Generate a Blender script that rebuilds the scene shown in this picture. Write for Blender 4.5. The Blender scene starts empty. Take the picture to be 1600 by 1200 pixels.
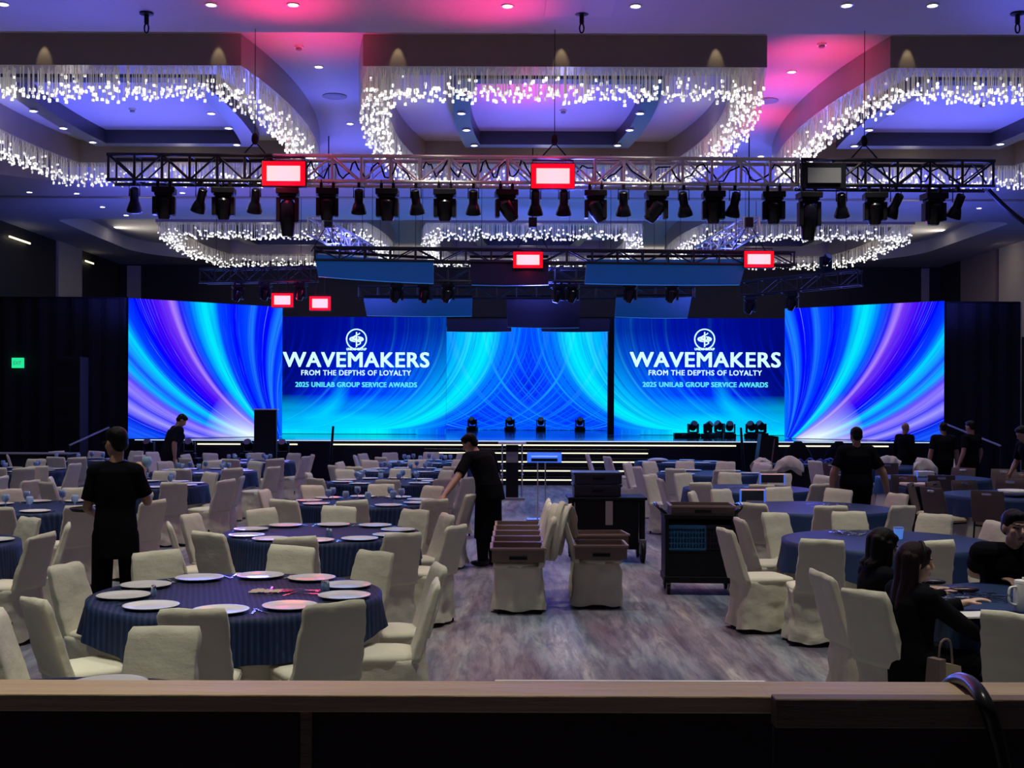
import bpy, bmesh, math, random
from mathutils import Vector, Matrix, noise
random.seed(7)
PI = math.pi
R_ = math.radians
SC = bpy.context.scene
COL = SC.collection

# ---------------------------------------------------------------- camera, world, exposure
F = 1850.0            # focal length in photo pixels (1600 wide)
CX, CY, ROLL, CAMZ = 779.0, 630.0, 0.0035, 2.0
cam_d = bpy.data.cameras.new('camera'); cam = bpy.data.objects.new('camera', cam_d); COL.objects.link(cam)
cam_d.sensor_width = 36; cam_d.lens = F / 1600 * 36
cam_d.shift_x = (800 - CX) / 1600; cam_d.shift_y = (CY - 600) / 1600
cam_d.clip_start = 0.05; cam_d.clip_end = 200
cam.matrix_world = Matrix.Translation((0, 0, CAMZ)) @ Matrix.Rotation(PI/2, 4, 'X') @ Matrix.Rotation(ROLL, 4, 'Z')
SC.camera = cam
w = bpy.data.worlds.new('world'); SC.world = w; w.use_nodes = True
w.node_tree.nodes['Background'].inputs[0].default_value = (0.10, 0.11, 0.22, 1)
w.node_tree.nodes['Background'].inputs[1].default_value = 0.02
SC.view_settings.view_transform = 'Standard'; SC.view_settings.look = 'None'
SC.view_settings.exposure = 0.0; SC.view_settings.gamma = 1.0
SC.view_settings.use_curve_mapping = False

def light(kind, name, loc, energy, col, target=None, **kw):
    d = bpy.data.lights.new(name, kind); d.energy = energy; d.color = col
    for k, v in kw.items(): setattr(d, k, v)
    o = bpy.data.objects.new(name, d); COL.objects.link(o); o.location = loc
    if target is not None:
        o.rotation_euler = (Vector(target) - Vector(loc)).to_track_quat('-Z', 'Y').to_euler()
    return o

# house downlights: warm white, pointing straight down from the ceiling
WARM = (1.0, 0.96, 0.80)
for yi, y in enumerate((5.2, 8.3, 11.6, 15.0, 18.6, 22.3, 26.0)):
    for x in (-11.6, -8.9, -6.2, -3.5, -0.8, 1.9, 4.6, 7.3, 10.0):
        light('SPOT', 'overhead_spot', (x, y, 6.90), 0.95*(370, 430, 400, 350, 290, 210, 90)[yi], WARM, (x, y, 0), spot_size=R_(54), spot_blend=0.55, shadow_soft_size=0.12)
# blue spots added without fittings of their own, to turn the ceiling blue
BLUE = (0.10, 0.12, 1.0)
for (x, y, z, e, t) in [(-6, 28.5, 3.2, 1100, (-6, 21, 7.4)), (1, 28.5, 3.2, 1100, (1, 21, 7.4)), (8, 28.5, 3.2, 1100, (8, 21, 7.4)),
                        (-4.8, 16, 4.4, 420, (-6, 13.4, 7.05)), (6.5, 16, 4.4, 420, (8, 13.4, 7.05)), (1, 16, 4.4, 300, (1, 13, 7.05)),
                        (-7, 22.5, 4.0, 700, (-7, 21, 7.4)), (1, 22.0, 4.0, 560, (1, 21, 7.4)), (9, 22.5, 4.0, 700, (9, 21, 7.4)),
                        (-9, 29, 4, 200, (-10, 32, 7)), (11, 29, 4, 200, (12, 32, 7)), (1, 30, 5.0, 240, (1, 34, 7.4))]:
    light('SPOT', 'blue_fill', (x, y, z), e*1.0, BLUE, t, spot_size=R_(110), spot_blend=1.0, shadow_soft_size=0.35)

for x in (-5.5, -2.2, 1.0, 4.2):
    light('SPOT', 'overhead_spot', (x, 2.45, 6.90), 300, WARM, (x, 2.3, 0), spot_size=R_(50), spot_blend=0.6, shadow_soft_size=0.12)  # added row of unseen spots to brighten the timber rail top
for (x, y) in ((-2.95, 21.5), (4.8, 21.5), (-2.95, 25.5), (4.8, 25.5)):
    light('SPOT', 'blue_fill', (x, y, 5.7), 110, BLUE, (x, y-1.0, 7.47), spot_size=R_(95), spot_blend=1.0, shadow_soft_size=0.3)  # added to bring more blue into the gaps between the front coffers
# added blue spots for the strip between the coffer rows, and warm cove light in the trays
for x in (-8, -3.5, 1, 5.5, 10):
    light('SPOT', 'blue_fill', (x, 25.4, 5.2), 620, BLUE, (x, 29.0, 7.05), spot_size=R_(100), spot_blend=1.0, shadow_soft_size=0.3)
for (x, y, sx, sy, e) in ((-11.9, 37.2, .3, 7.5, 55), (13.8, 37.2, .3, 7.5, 55), (1, 41.7, 20, .3, 40), (-11.5, 21.5, .3, 9, 14), (13.5, 21.5, .3, 9, 14)):
    c_ = light('AREA', 'cove_light', (x, y, 7.10), e, (1.0, .90, .74), (x + (.8 if x < -5 else -.8 if x > 5 else 0), y, 7.47), shape='RECTANGLE', size=sx, size_y=sy)

# ---------------------------------------------------------------- pixel -> place
def uv_(px, py):
    dx, dy = px - CX, py - CY
    return dx + dy*ROLL, dy - dx*ROLL
def PZ(px, py, z):
    a, b = uv_(px, py); Y = F*(CAMZ - z)/b
    return Vector((a*Y/F, Y, z))
def PY(px, py, Y):
    a, b = uv_(px, py)
    return Vector((a*Y/F, Y, CAMZ - b*Y/F))
def px_of(v):
    return CX + v[0]*F/v[1]

# ---------------------------------------------------------------- materials
class E:
    def __init__(s, nt, sock): s.nt, s.k = nt, sock
    def _m(s, op, *o):
        n = s.nt.nodes.new('ShaderNodeMath'); n.operation = op
        for i, v in enumerate((s,)+o):
            if isinstance(v, E): s.nt.links.new(v.k, n.inputs[i])
            else: n.inputs[i].default_value = v
        return E(s.nt, n.outputs[0])
    def __add__(s, o): return s._m('ADD', o)
    def __sub__(s, o): return s._m('SUBTRACT', o)
    def __mul__(s, o): return s._m('MULTIPLY', o)
    def __truediv__(s, o): return s._m('DIVIDE', o)
    def __rsub__(s, o): return (s*-1.0) + o
    def mx(s, o): return s._m('MAXIMUM', o)
    def mn(s, o): return s._m('MINIMUM', o)
    def sqrt(s): return s._m('SQRT')
    def pw(s, o): return s._m('POWER', o)
    def atan2(s, o): return s._m('ARCTAN2', o)
def ramp(nt, e, lo, hi, stops, interp='LINEAR'):
    n = nt.nodes.new('ShaderNodeValToRGB'); n.color_ramp.interpolation = interp
    t = (e - lo)*(1.0/(hi - lo)); nt.links.new(t.k, n.inputs[0])
    cr = n.color_ramp
    while len(cr.elements) < len(stops): cr.elements.new(0.5)
    for el, (p, c) in zip(cr.elements, stops):
        el.position = max(0, min(1, (p - lo)/(hi - lo))); el.color = (*c, 1)
    return n.outputs[0]
def mixc(nt, f, a, b, mode='MIX'):
    n = nt.nodes.new('ShaderNodeMix'); n.data_type = 'RGBA'; n.blend_type = mode
    for i, v in ((0, f), (6, a), (7, b)):
        if isinstance(v, E): v = v.k
        if hasattr(v, 'is_linked'): nt.links.new(v, n.inputs[i])
        elif i == 0: n.inputs[0].default_value = v
        else: n.inputs[i].default_value = (*v, 1)
    return n.outputs[2]
def noise_n(nt, vec, scale, detail=3, rough=0.5, dist=0.0):
    n = nt.nodes.new('ShaderNodeTexNoise'); n.inputs['Scale'].default_value = scale
    n.inputs['Detail'].default_value = detail; n.inputs['Roughness'].default_value = rough; n.inputs['Distortion'].default_value = dist
    if vec is not None: nt.links.new(vec, n.inputs['Vector'])
    return n.outputs[0]
def comb(nt, x, y, z=0.0):
    n = nt.nodes.new('ShaderNodeCombineXYZ')
    for i, v in enumerate((x, y, z)):
        if isinstance(v, E): nt.links.new(v.k, n.inputs[i])
        else: n.inputs[i].default_value = v
    return n.outputs[0]
def sep(nt, name='Object'):
    t = nt.nodes.new('ShaderNodeTexCoord'); s = nt.nodes.new('ShaderNodeSeparateXYZ')
    nt.links.new(t.outputs[name], s.inputs[0])
    return E(nt, s.outputs[0]), E(nt, s.outputs[1]), E(nt, s.outputs[2]), t.outputs[name]
def mapping(nt, vec, scale):
    m = nt.nodes.new('ShaderNodeMapping'); m.inputs['Scale'].default_value = scale; nt.links.new(vec, m.inputs[0]); return m.outputs[0]

MATS = {}
def mat(name, col, rough=0.6, metal=0.0, var=0.0, vs=8.0, bump=0.0, bs=20.0, bscale=(1, 1, 1), emit=None, es=1.0, trans=0.0, sheen=0.0, alpha=None, spec=None):
    if name in MATS: return MATS[name]
    m = bpy.data.materials.new(name); m.use_nodes = True; nt = m.node_tree; b = nt.nodes['Principled BSDF']
    b.inputs['Base Color'].default_value = (*col, 1); b.inputs['Roughness'].default_value = rough; b.inputs['Metallic'].default_value = metal
    if trans: b.inputs['Transmission Weight'].default_value = trans
    if sheen: b.inputs['Sheen Weight'].default_value = sheen
    if spec is not None: b.inputs['Specular IOR Level'].default_value = spec
    if alpha is not None: b.inputs['Alpha'].default_value = alpha
    tc = nt.nodes.new('ShaderNodeTexCoord')
    v = mapping(nt, tc.outputs['Object'], bscale)
    n = noise_n(nt, v, vs, 4)
    lo = tuple(c*(1-var) for c in col); hi = tuple(min(1, c*(1+var)) for c in col)
    nt.links.new(mixc(nt, E(nt, n), lo, hi), b.inputs['Base Color'])
    if bump:
        bn = nt.nodes.new('ShaderNodeBump'); bn.inputs['Strength'].default_value = bump; bn.inputs['Distance'].default_value = 0.02
        nt.links.new(noise_n(nt, v, bs, 5, 0.6), bn.inputs['Height']); nt.links.new(bn.outputs[0], b.inputs['Normal'])
    if emit: b.inputs['Emission Color'].default_value = (*emit, 1); b.inputs['Emission Strength'].default_value = es
    MATS[name] = m
    return m

M_cream = mat('cream_cover', (0.70, 0.68, 0.55), 0.85, var=0.05, vs=6, bump=0.5, bs=6, bscale=(1, 1, 1.6))
M_cream2 = mat('cream_cloth', (0.64, 0.60, 0.50), 0.8, var=0.05, bump=0.4, bs=6)
M_plate = mat('white_china', (0.80, 0.80, 0.78), 0.18)
M_black = mat('matt_black', (0.006, 0.006, 0.009), 0.55, var=0.3, spec=0.25)
M_blackg = mat('gloss_black', (0.008, 0.008, 0.014), 0.25, spec=0.4)
M_drape = mat('black_drape', (0.010, 0.010, 0.016), 0.9, var=0.3, vs=2, bump=0.4, bs=3, bscale=(6, 6, 0.3))
M_silver = mat('truss_aluminium', (0.62, 0.60, 0.57), 0.4, 0.45, var=0.08)
M_truss_b = mat('black_truss', (0.02, 0.02, 0.025), 0.4, 0.3)
M_chrome = mat('polished_steel', (0.75, 0.75, 0.76), 0.12, 1.0)
M_taupe = mat('taupe_panel', (0.30, 0.25, 0.22), 0.35, var=0.06, vs=1.5)
M_ceil = mat('ceiling_paint', (0.60, 0.58, 0.60), 0.75, var=0.03, vs=2)
M_soff = mat('soffit_paint', (0.55, 0.53, 0.57), 0.7, var=0.03, vs=2)
M_frame = mat('dark_coffer_frame', (0.05, 0.05, 0.075), 0.35, var=0.1)
M_wall = mat('dark_brown_wall', (0.022, 0.018, 0.019), 0.6, var=0.15, vs=1)
M_wallp = mat('beige_wall_panel', (0.50, 0.45, 0.42), 0.7, var=0.06, vs=1.5, bscale=(1, 1, .2))
M_wallm = mat('mauve_wall_panel', (0.30, 0.23, 0.25), 0.7, var=0.06, vs=1.5)
M_wood = mat('rail_timber', (0.78, 0.56, 0.33), 0.55, var=0.3, vs=5, bump=0.25, bs=14, bscale=(0.35, 4, 4))
M_wood_s = mat('rough_timber', (0.30, 0.21, 0.14), 0.6, var=0.35, vs=5, bump=0.3, bs=14, bscale=(0.4, 3, 5))
M_ply = mat('dark_painted_board', (0.040, 0.016, 0.030), 0.7, var=0.3, vs=2)
M_boxb = mat('brown_plastic', (0.19, 0.135, 0.115), 0.45, var=0.06)
M_brownch = mat('brown_vinyl', (0.12, 0.085, 0.075), 0.45, var=0.08)
M_tan = mat('tan_seat', (0.42, 0.34, 0.24), 0.6, var=0.08)
M_bcrate = mat('blue_crate_plastic', (0.015, 0.20, 0.42), 0.4)
M_white = mat('white_plastic', (0.80, 0.80, 0.78), 0.35)
M_glass = mat('blue_lit_glass', (0.50, 0.72, 1.0), 0.06, trans=0.35, spec=1.0)  # bluish glints put into the base colour of the glass
M_skin = mat('skin', (0.42, 0.24, 0.16), 0.5, var=0.08, vs=14)
M_skinl = mat('light_skin', (0.58, 0.36, 0.27), 0.5, var=0.06, vs=14)
M_lip = mat('lip', (0.34, 0.12, 0.10), 0.45)
M_dark = mat('eye_dark', (0.012, 0.010, 0.010), 0.3)
M_hair = mat('black_hair', (0.005, 0.004, 0.005), 0.42, var=0.3, bump=0.5, bs=26, bscale=(3, 3, 0.4), spec=0.15)
M_cloth = mat('black_cloth', (0.0045, 0.0045, 0.0075), 0.9, var=0.3, bump=0.3, bs=9, spec=0.08)
M_cloth2 = mat('dark_navy_cloth', (0.008, 0.009, 0.018), 0.9, var=0.3, bump=0.25, bs=9, spec=0.1)
M_grey = mat('grey_plastic', (0.25, 0.25, 0.26), 0.5)
M_ledw = mat('warm_led_strip', (0.9, 0.85, 0.6), 0.5, emit=(1.0, 0.92, 0.60), es=1.5)
M_led_c = mat('cool_led_strip', (0.7, 0.8, 0.9), 0.5, emit=(0.65, 0.80, 1.0), es=0.9)
M_down = mat('downlight_lens', (1, 1, 1), 0.5, emit=(1.0, 0.95, 0.85), es=9)
M_exit = mat('exit_sign_green', (0, .5, .2), 0.5, emit=(0.02, 0.9, 0.35), es=0.9)
M_red = mat('red_led_face', (1, .2, .2), 0.5, emit=(1.0, 0.085, 0.085), es=8.0)
M_redrim = mat('red_bloom_edge', (1, 0, 0), 0.5, emit=(1.0, 0.0, 0.01), es=1.3)  # red bloom round the blinder face, put in as emission
M_panelblue = mat('hanging_led_panel', (0.010, 0.055, 0.26), 0.35, var=0.25, vs=1.2, emit=(0.0, 0.10, 0.42), es=0.22)
M_paneldk = mat('hanging_dark_panel', (0.012, 0.016, 0.06), 0.35, var=0.2)
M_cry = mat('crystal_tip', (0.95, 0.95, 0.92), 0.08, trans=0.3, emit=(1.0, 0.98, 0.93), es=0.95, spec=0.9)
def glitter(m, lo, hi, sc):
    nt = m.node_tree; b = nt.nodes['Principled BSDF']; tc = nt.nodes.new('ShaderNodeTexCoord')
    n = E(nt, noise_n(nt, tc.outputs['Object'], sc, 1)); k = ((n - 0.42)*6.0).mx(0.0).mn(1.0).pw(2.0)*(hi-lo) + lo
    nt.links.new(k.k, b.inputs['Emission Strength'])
glitter(M_cry, 0.16, 1.15, 17.0)  # sparkle of the lit tips put into an uneven emission
M_rod = mat('crystal_rod', (0.70, 0.68, 0.62), 0.15, emit=(1.0, 0.93, 0.80), es=0.09, spec=0.9)  # light caught by the rods put in as a faint emission
M_stage = mat('stage_gloss_deck', (0.012, 0.014, 0.03), 0.10, spec=0.9)
M_signb = mat('blue_lit_acrylic', (0.1, 0.25, 0.9), 0.3, emit=(0.05, 0.18, 1.0), es=0.7)
M_text = mat('screen_lettering_white', (0.9, 1, 1), 0.5, emit=(0.62, 0.95, 0.97), es=1.0)
M_textc = mat('screen_lettering_cyan', (0.1, .8, .8), 0.5, emit=(0.10, 0.75, 0.85), es=0.9)
M_pink = mat('blush_cloth', (0.62, 0.46, 0.40), 0.85, var=0.05)

def navy_mat():
    m = bpy.data.materials.new('navy_brocade'); m.use_nodes = True; nt = m.node_tree; b = nt.nodes['Principled BSDF']
    x, y, z, o = sep(nt)
    wv = nt.nodes.new('ShaderNodeTexWave'); wv.inputs['Scale'].default_value = 9; wv.inputs['Distortion'].default_value = 1.5; wv.inputs['Detail'].default_value = 3
    nt.links.new(mapping(nt, o, (1, 1.6, 0.0)), wv.inputs[0])
    n = noise_n(nt, mapping(nt, o, (20, 40, 2)), 2.0, 2)
    f = (E(nt, wv.outputs[1])*E(nt, n)).pw(1.6)*1.5
    nt.links.new(mixc(nt, f.mn(1.0), (0.007, 0.018, 0.060), (0.035, 0.065, 0.17)), b.inputs['Base Color'])
    b.inputs['Roughness'].default_value = 0.6; b.inputs['Specular IOR Level'].default_value = 0.2
    bn = nt.nodes.new('ShaderNodeBump'); bn.inputs['Strength'].default_value = 0.25; nt.links.new(wv.outputs[1], bn.inputs['Height']); nt.links.new(bn.outputs[0], b.inputs['Normal'])
    return m
M_navy = navy_mat()
M_navyp = mat('plain_navy_cloth', (0.012, 0.034, 0.105), 0.6, var=0.12, vs=3, spec=0.25)

def carpet_mat():
    m = bpy.data.materials.new('brushstroke_carpet'); m.use_nodes = True; nt = m.node_tree; b = nt.nodes['Principled BSDF']
    x, y, z, o = sep(nt)
    n1 = noise_n(nt, mapping(nt, o, (0.95, 0.20, 1)), 1.0, 3, 0.55, 0.25)
    n2 = noise_n(nt, mapping(nt, o, (2.6, 0.34, 1)), 1.0, 5, 0.62, 0.5)
    n3 = noise_n(nt, mapping(nt, o, (7.0, 0.9, 1)), 1.3, 6, 0.7, 0.4)
    c1 = ramp(nt, E(nt, n1), 0.0, 1.0, [(0.36, (0.040, 0.055, 0.12)), (0.43, (0.13, 0.19, 0.25)), (0.49, (0.17, 0.14, 0.19)), (0.54, (0.21, 0.14, 0.17)), (0.60, (0.15, 0.20, 0.24)), (0.68, (0.05, 0.06, 0.16))])
    c2 = ramp(nt, E(nt, n2), 0.0, 1.0, [(0.38, (0.020, 0.022, 0.045)), (0.45, (0.13, 0.14, 0.18)), (0.54, (0.19, 0.19, 0.21)), (0.60, (0.24, 0.23, 0.23)), (0.66, (0.50, 0.48, 0.44))])
    c = mixc(nt, 0.60, c1, c2)
    k = ramp(nt, E(nt, n3), 0.0, 1.0, [(0.40, (0.22, 0.22, 0.28)), (0.5, (0.5, 0.5, 0.5)), (0.62, (0.82, 0.80, 0.78))])
    c = mixc(nt, 0.75, c, k, 'OVERLAY')
    g = nt.nodes.new('ShaderNodeGamma'); nt.links.new(c, g.inputs[0]); g.inputs[1].default_value = 0.90
    nt.links.new(g.outputs[0], b.inputs['Base Color'])
    b.inputs['Roughness'].default_value = 0.62
    bn = nt.nodes.new('ShaderNodeBump'); bn.inputs['Strength'].default_value = 0.15; nt.links.new(noise_n(nt, o, 160, 2), bn.inputs['Height']); nt.links.new(bn.outputs[0], b.inputs['Normal'])
    return m
M_carpet = carpet_mat()

def screen_mat(name, kind, strength):
    """the picture on the LED wall; UV runs in the picture's own grid"""
    m = bpy.data.materials.new(name); m.use_nodes = True; nt = m.node_tree
    for n in list(nt.nodes): nt.nodes.remove(n)
    out = nt.nodes.new('ShaderNodeOutputMaterial'); em = nt.nodes.new('ShaderNodeEmission'); nt.links.new(em.outputs[0], out.inputs[0])
    x, y, z, o = sep(nt, 'UV')
    x = x*1000.0; y = y*1000.0
    def streak(u, v, s, lo, hi, pwr=1.0):
        n = E(nt, noise_n(nt, comb(nt, u*s, v), 1.0, 4, 0.65))
        return ((n - lo)*(1.0/(hi - lo))).mx(0.0).mn(1.0).pw(pwr)
    if kind == 'wing':
        a = 441.0 - x; b = 702.0 - y
        rho = (a*a + b*b).sqrt(); phi = b.atan2(a)*(180/PI)
        u = phi - rho*0.086
        c = ramp(nt, u, -22, 88, [(-20, (0.0, 0.05, .85)), (-15, (0.01, 0.10, .9)), (-10, (0.0, 0.01, .70)), (-6.5, (0.30, 0.26, .92)), (-4, (0.05, 0.04, .80)), (-1.0, (0.30, 0.22, .90)),
            (1.5, (0.10, 0.06, .85)), (4, (0.0, 0.40, .95)), (6.5, (0.01, 0.10, .90)), (11, (0.0, 0.60, .95)), (13, (0.0, 0.05, .90)), (17, (0.0, 0.0, .90)),
            (22, (0.05, 0.0, .80)), (26, (0.16, 0.03, .80)), (27.5, (0.38, 0.20, .85)), (29.5, (0.02, 0.01, .80)), (33, (0.0, 0.10, .95)), (38, (0.0, 0.72, .85)), (40.5, (0.0, 0.65, .85)), (43.5, (0.0, 0.05, .92)),
            (50, (0.0, 0.0, .88)), (56, (0.0, 0.06, .9)), (58, (0.01, 0.16, .95)), (60, (0.0, 0.01, .8)), (66, (0.0, 0.0, .85)), (70, (0.01, 0.22, .95)), (73, (0, 0.02, .85)), (80, (0.0, .12, .95))])
        s1 = streak(u, rho*0.004, 2.2, 0.56, 0.72)
        s2 = streak(u + 31.0, rho*0.003, 1.3, 0.62, 0.74)
        c = mixc(nt, s1*0.40, c, (0.04, 0.40, 1.0)); c = mixc(nt, s2*0.5, c, (0.45, 0.72, 1.0))
        d = streak(u + 77.0, rho*0.003, 0.9, 0.52, 0.68)
        c = mixc(nt, d*0.55, c, (0.0, 0.0, 0.70))
        core = (1.0 - rho*(1/130.0)).mx(0.0)*(1.0 - (u - 10.0)._m('ABSOLUTE')*(1/26.0)).mx(0.0)*1.7
        c = mixc(nt, core.mn(0.85), c, (0.80, 0.92, 1.0))
    else:
        def fam(xx):
            q = (172.0*172.0 - (y - 500.0)*(y - 500.0)).mx(0.0).sqrt()
            u = xx - q
            c = ramp(nt, u, 260, 860, [(280, (0.0, 0.002, 0.05)), (330, (0.0, 0.004, .25)), (380, (0.0, 0.01, .75)), (450, (0.0, 0.03, .95)), (520, (0.0, 0.16, .98)),
                (565, (0.0, 0.62, .95)), (592, (0.0, 0.80, .85)), (618, (0.0, 0.18, 1)), (660, (0.0, 0.03, .95)), (700, (0.0, 0.01, .90)), (760, (0.0, 0.05, .95)), (850, (0.0, 0.03, .85))])
            s1 = streak(u, y*0.002, 0.16, 0.50, 0.68)
            s2 = streak(u + 300.0, y*0.0015, 0.07, 0.55, 0.72)
            d = streak(u + 900.0, y*0.002, 0.12, 0.5, 0.64)
            up = ((u - 330.0)*(1/120.0)).mx(0.0).mn(1.0)
            c = mixc(nt, s1*0.50*up, c, (0.0, 0.42, 1.0)); c = mixc(nt, s2*0.55*up, c, (0.05, 0.85, .92)); c = mixc(nt, d*0.75, c, (0.0, 0.01, 0.55))
            return c, u
        if kind == 'text':
            c, u = fam(x)
            topf = (1.15 - (y - 500.0)*(1/110.0)).mx(0.0).mn(1.0)*0.85
            c = mixc(nt, topf, c, (0.0, 0.002, 0.20))
            low = ((y - 618.0)*(1/55.0)).mx(0.0).mn(1.0)*((700.0 - x)*(1/120.0)).mx(0.0).mn(1.0)
            n = E(nt, noise_n(nt, comb(nt, x*0.006, y*0.05), 1.0, 4))
            c = mixc(nt, (low*(n*0.9 + 0.30)).mn(0.95), c, (0.0, 0.80, .88))
            rr = ((x - 478.0)*(x - 478.0) + (y - 600.0)*(y - 600.0)).sqrt()
            ring = (1.0 - ((rr - 55.0)*(1/16.0))._m('ABSOLUTE')).mx(0.0)*((y - 590.0)*(1/50.0)).mx(0.0).mn(1.0)*((x - 470.0)*(1/40.)).mx(0.0).mn(1.0)
            c = mixc(nt, ring*0.6, c, (0.0, 0.7, 1.0))
        else:
            c1, _ = fam(x); c2, _ = fam(1653.0 - x)
            c = mixc(nt, 1.0, c1, c2, 'LIGHTEN')
    nt.links.new(c, em.inputs[0]); em.inputs[1].default_value = strength
    return m
M_wing = screen_mat('wing_screen_picture', 'wing', 1.15)
M_txt = screen_mat('title_screen_picture', 'text', 1.15)
M_ctr = screen_mat('centre_screen_picture', 'centre', 1.1)

# ---------------------------------------------------------------- mesh builder
class MB:
    def __init__(s): s.v, s.f, s.m, s.uv = [], [], [], None
    def add(s, vs, fs, mi=0, M=None):
        o = len(s.v)
        s.v += [(M @ Vector(p)) if M is not None else Vector(p) for p in vs]
        s.f += [tuple(i + o for i in f) for f in fs]; s.m += [mi]*len(fs)
        return s
    def box(s, c, d, mi=0, M=None, rot=0.0):
        x, y, z = d[0]/2, d[1]/2, d[2]/2
        vs = [Vector((sx*x, sy*y, sz*z)) for sz in (-1, 1) for sy in (-1, 1) for sx in (-1, 1)]
        if rot: vs = [Matrix.Rotation(rot, 3, 'Z') @ v for v in vs]
        vs = [v + Vector(c) for v in vs]
        return s.add(vs, [(0, 2, 3, 1), (4, 5, 7, 6), (0, 1, 5, 4), (2, 6, 7, 3), (0, 4, 6, 2), (1, 3, 7, 5)], mi, M)
    def rings(s, rings, cap0=True, cap1=True, mi=0, M=None):
        n = len(rings[0]); vs = [p for r in rings for p in r]; fs = []
        for k in range(len(rings)-1):
            for i in range(n):
                j = (i+1) % n; fs.append((k*n+i, k*n+j, (k+1)*n+j, (k+1)*n+i))
        if cap0: fs.append(tuple(reversed(range(n))))
        if cap1: fs.append(tuple((len(rings)-1)*n + i for i in range(n)))
        return s.add(vs, fs, mi, M)
    def lathe(s, prof, n=24, c=(0, 0, 0), mi=0, M=None, cap0=True, cap1=True):
        return s.rings([[(c[0]+r*math.cos(2*PI*i/n), c[1]+r*math.sin(2*PI*i/n), c[2]+z) for i in range(n)] for r, z in prof], cap0, cap1, mi, M)
    def cone(s, a, b, r0, r1, n=8, mi=0, M=None, sx=1.0):
        a, b = Vector(a), Vector(b); d = (b-a)
        if d.length < 1e-6: return s
        q = d.to_track_quat('Z', 'Y').to_matrix()
        def ring(c, r): return [c + q @ Vector((r*sx*math.cos(2*PI*i/n), r*math.sin(2*PI*i/n), 0)) for i in range(n)]
        return s.rings([ring(a, r0), ring(b, r1)], True, True, mi, M)
    def tube(s, pts, r, n=8, mi=0, M=None):
        pts = [Vector(p) for p in pts]; rs = []
        for i, p in enumerate(pts):
            d = (pts[min(i+1, len(pts)-1)] - pts[max(i-1, 0)]).normalized()
            q = d.to_track_quat('Z', 'Y').to_matrix(); rr = r[i] if isinstance(r, (list, tuple)) else r
            rs.append([p + q @ Vector((rr*math.cos(2*PI*k/n), rr*math.sin(2*PI*k/n), 0)) for k in range(n)])
        return s.rings(rs, True, True, mi, M)
    def ell(s, c, r, n=14, k=9, mi=0, M=None, Rm=None):
        rs = []
        for j in range(1, k):
            t = PI*j/k
            rs.append([Vector((r[0]*math.sin(t)*math.cos(2*PI*i/n), r[1]*math.sin(t)*math.sin(2*PI*i/n), -r[2]*math.cos(t))) for i in range(n)])
        vs = [p for q in rs for p in q] + [Vector((0, 0, -r[2])), Vector((0, 0, r[2]))]; nn = len(rs)*n
        fs = [(a*n+i, a*n+(i+1) % n, (a+1)*n+(i+1) % n, (a+1)*n+i) for a in range(len(rs)-1) for i in range(n)]
        fs += [(nn, (i+1) % n, i) for i in range(n)] + [(nn+1, (len(rs)-1)*n+i, (len(rs)-1)*n+(i+1) % n) for i in range(n)]
        if Rm is not None: vs = [Rm @ v for v in vs]
        return s.add([v + Vector(c) for v in vs], fs, mi, M)
    def cap(s, a, b, r0, r1, n=12, M=None):
        s.cone(a, b, r0, r1, n, 0, M); s.ell(a, (r0,)*3, n, 6, 0, M); s.ell(b, (r1,)*3, n, 6, 0, M); return s
    def mesh(s, name, mats):
        me = bpy.data.meshes.new(name); me.from_pydata([tuple(v) for v in s.v], [], s.f)
        for m in (mats if isinstance(mats, (list, tuple)) else [mats]): me.materials.append(m)
        me.polygons.foreach_set('material_index', s.m)
        return me
    def build(s, name, mats, parent=None, smooth=False, loc=None, bevel=0.0):
        me = s.mesh(name, mats)
        o = bpy.data.objects.new(name, me); COL.objects.link(o)
        if smooth: me.polygons.foreach_set('use_smooth', [True]*len(me.polygons)); 
        if smooth == 'auto':
            me.polygons.foreach_set('use_smooth', [True]*len(me.polygons))
            bm = bmesh.new(); bm.from_mesh(me)
            for e in bm.edges:
                if len(e.link_faces) == 2 and e.calc_face_angle(0) > R_(40): e.smooth = False
            bm.to_mesh(me); bm.free()
        if bevel:
            md = o.modifiers.new('bevel', 'BEVEL'); md.width = bevel; md.segments = 2; md.limit_method = 'ANGLE'
        if parent is not None: o.parent = parent
        if loc is not None: o.location = loc
        return o
def thing(name, label, cat, loc=(0, 0, 0), rz=0.0, group=None):
    o = bpy.data.objects.new(name, None); COL.objects.link(o); o.empty_display_size = 0.1
    o.location = loc; o.rotation_euler = (0, 0, rz); o['label'] = label; o['category'] = cat
    if group: o['group'] = group
    return o
def tag(o, label, cat, group=None, kind=None):
    o['label'] = label; o['category'] = cat
    if group: o['group'] = group
    if kind: o['kind'] = kind
    return o
def struct(o): o['kind'] = 'structure'; return o
def dup(root, loc=None, rz=None, label=None, group=None):
    def cp(o, par):
        c = o.copy(); COL.objects.link(c)
        if par is not None: c.parent = par
        for ch in KIDS.get(o.name, ()): cp(ch, c)
        return c
    c = cp(root, None)
    if loc is not None: c.location = loc
    if rz is not None: c.rotation_euler[2] = rz
    if label: c['label'] = label
    if group: c['group'] = group
    return c
KIDS = {}
def proto(o):
    for ch in o.children: KIDS.setdefault(o.name, []).append(ch); proto(ch)
    return o
class Proto:
    """first use is the thing itself, later uses are copies"""
    def __init__(s, o): s.o = proto(o); s.used = False
    def put(s, loc, rz=0.0, label=None, group=None):
        if not s.used:
            s.used = True; s.o.location = loc; s.o.rotation_euler[2] = rz
            if label: s.o['label'] = label
            if group: s.o['group'] = group
            return s.o
        return dup(s.o, loc, rz, label, group)
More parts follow.
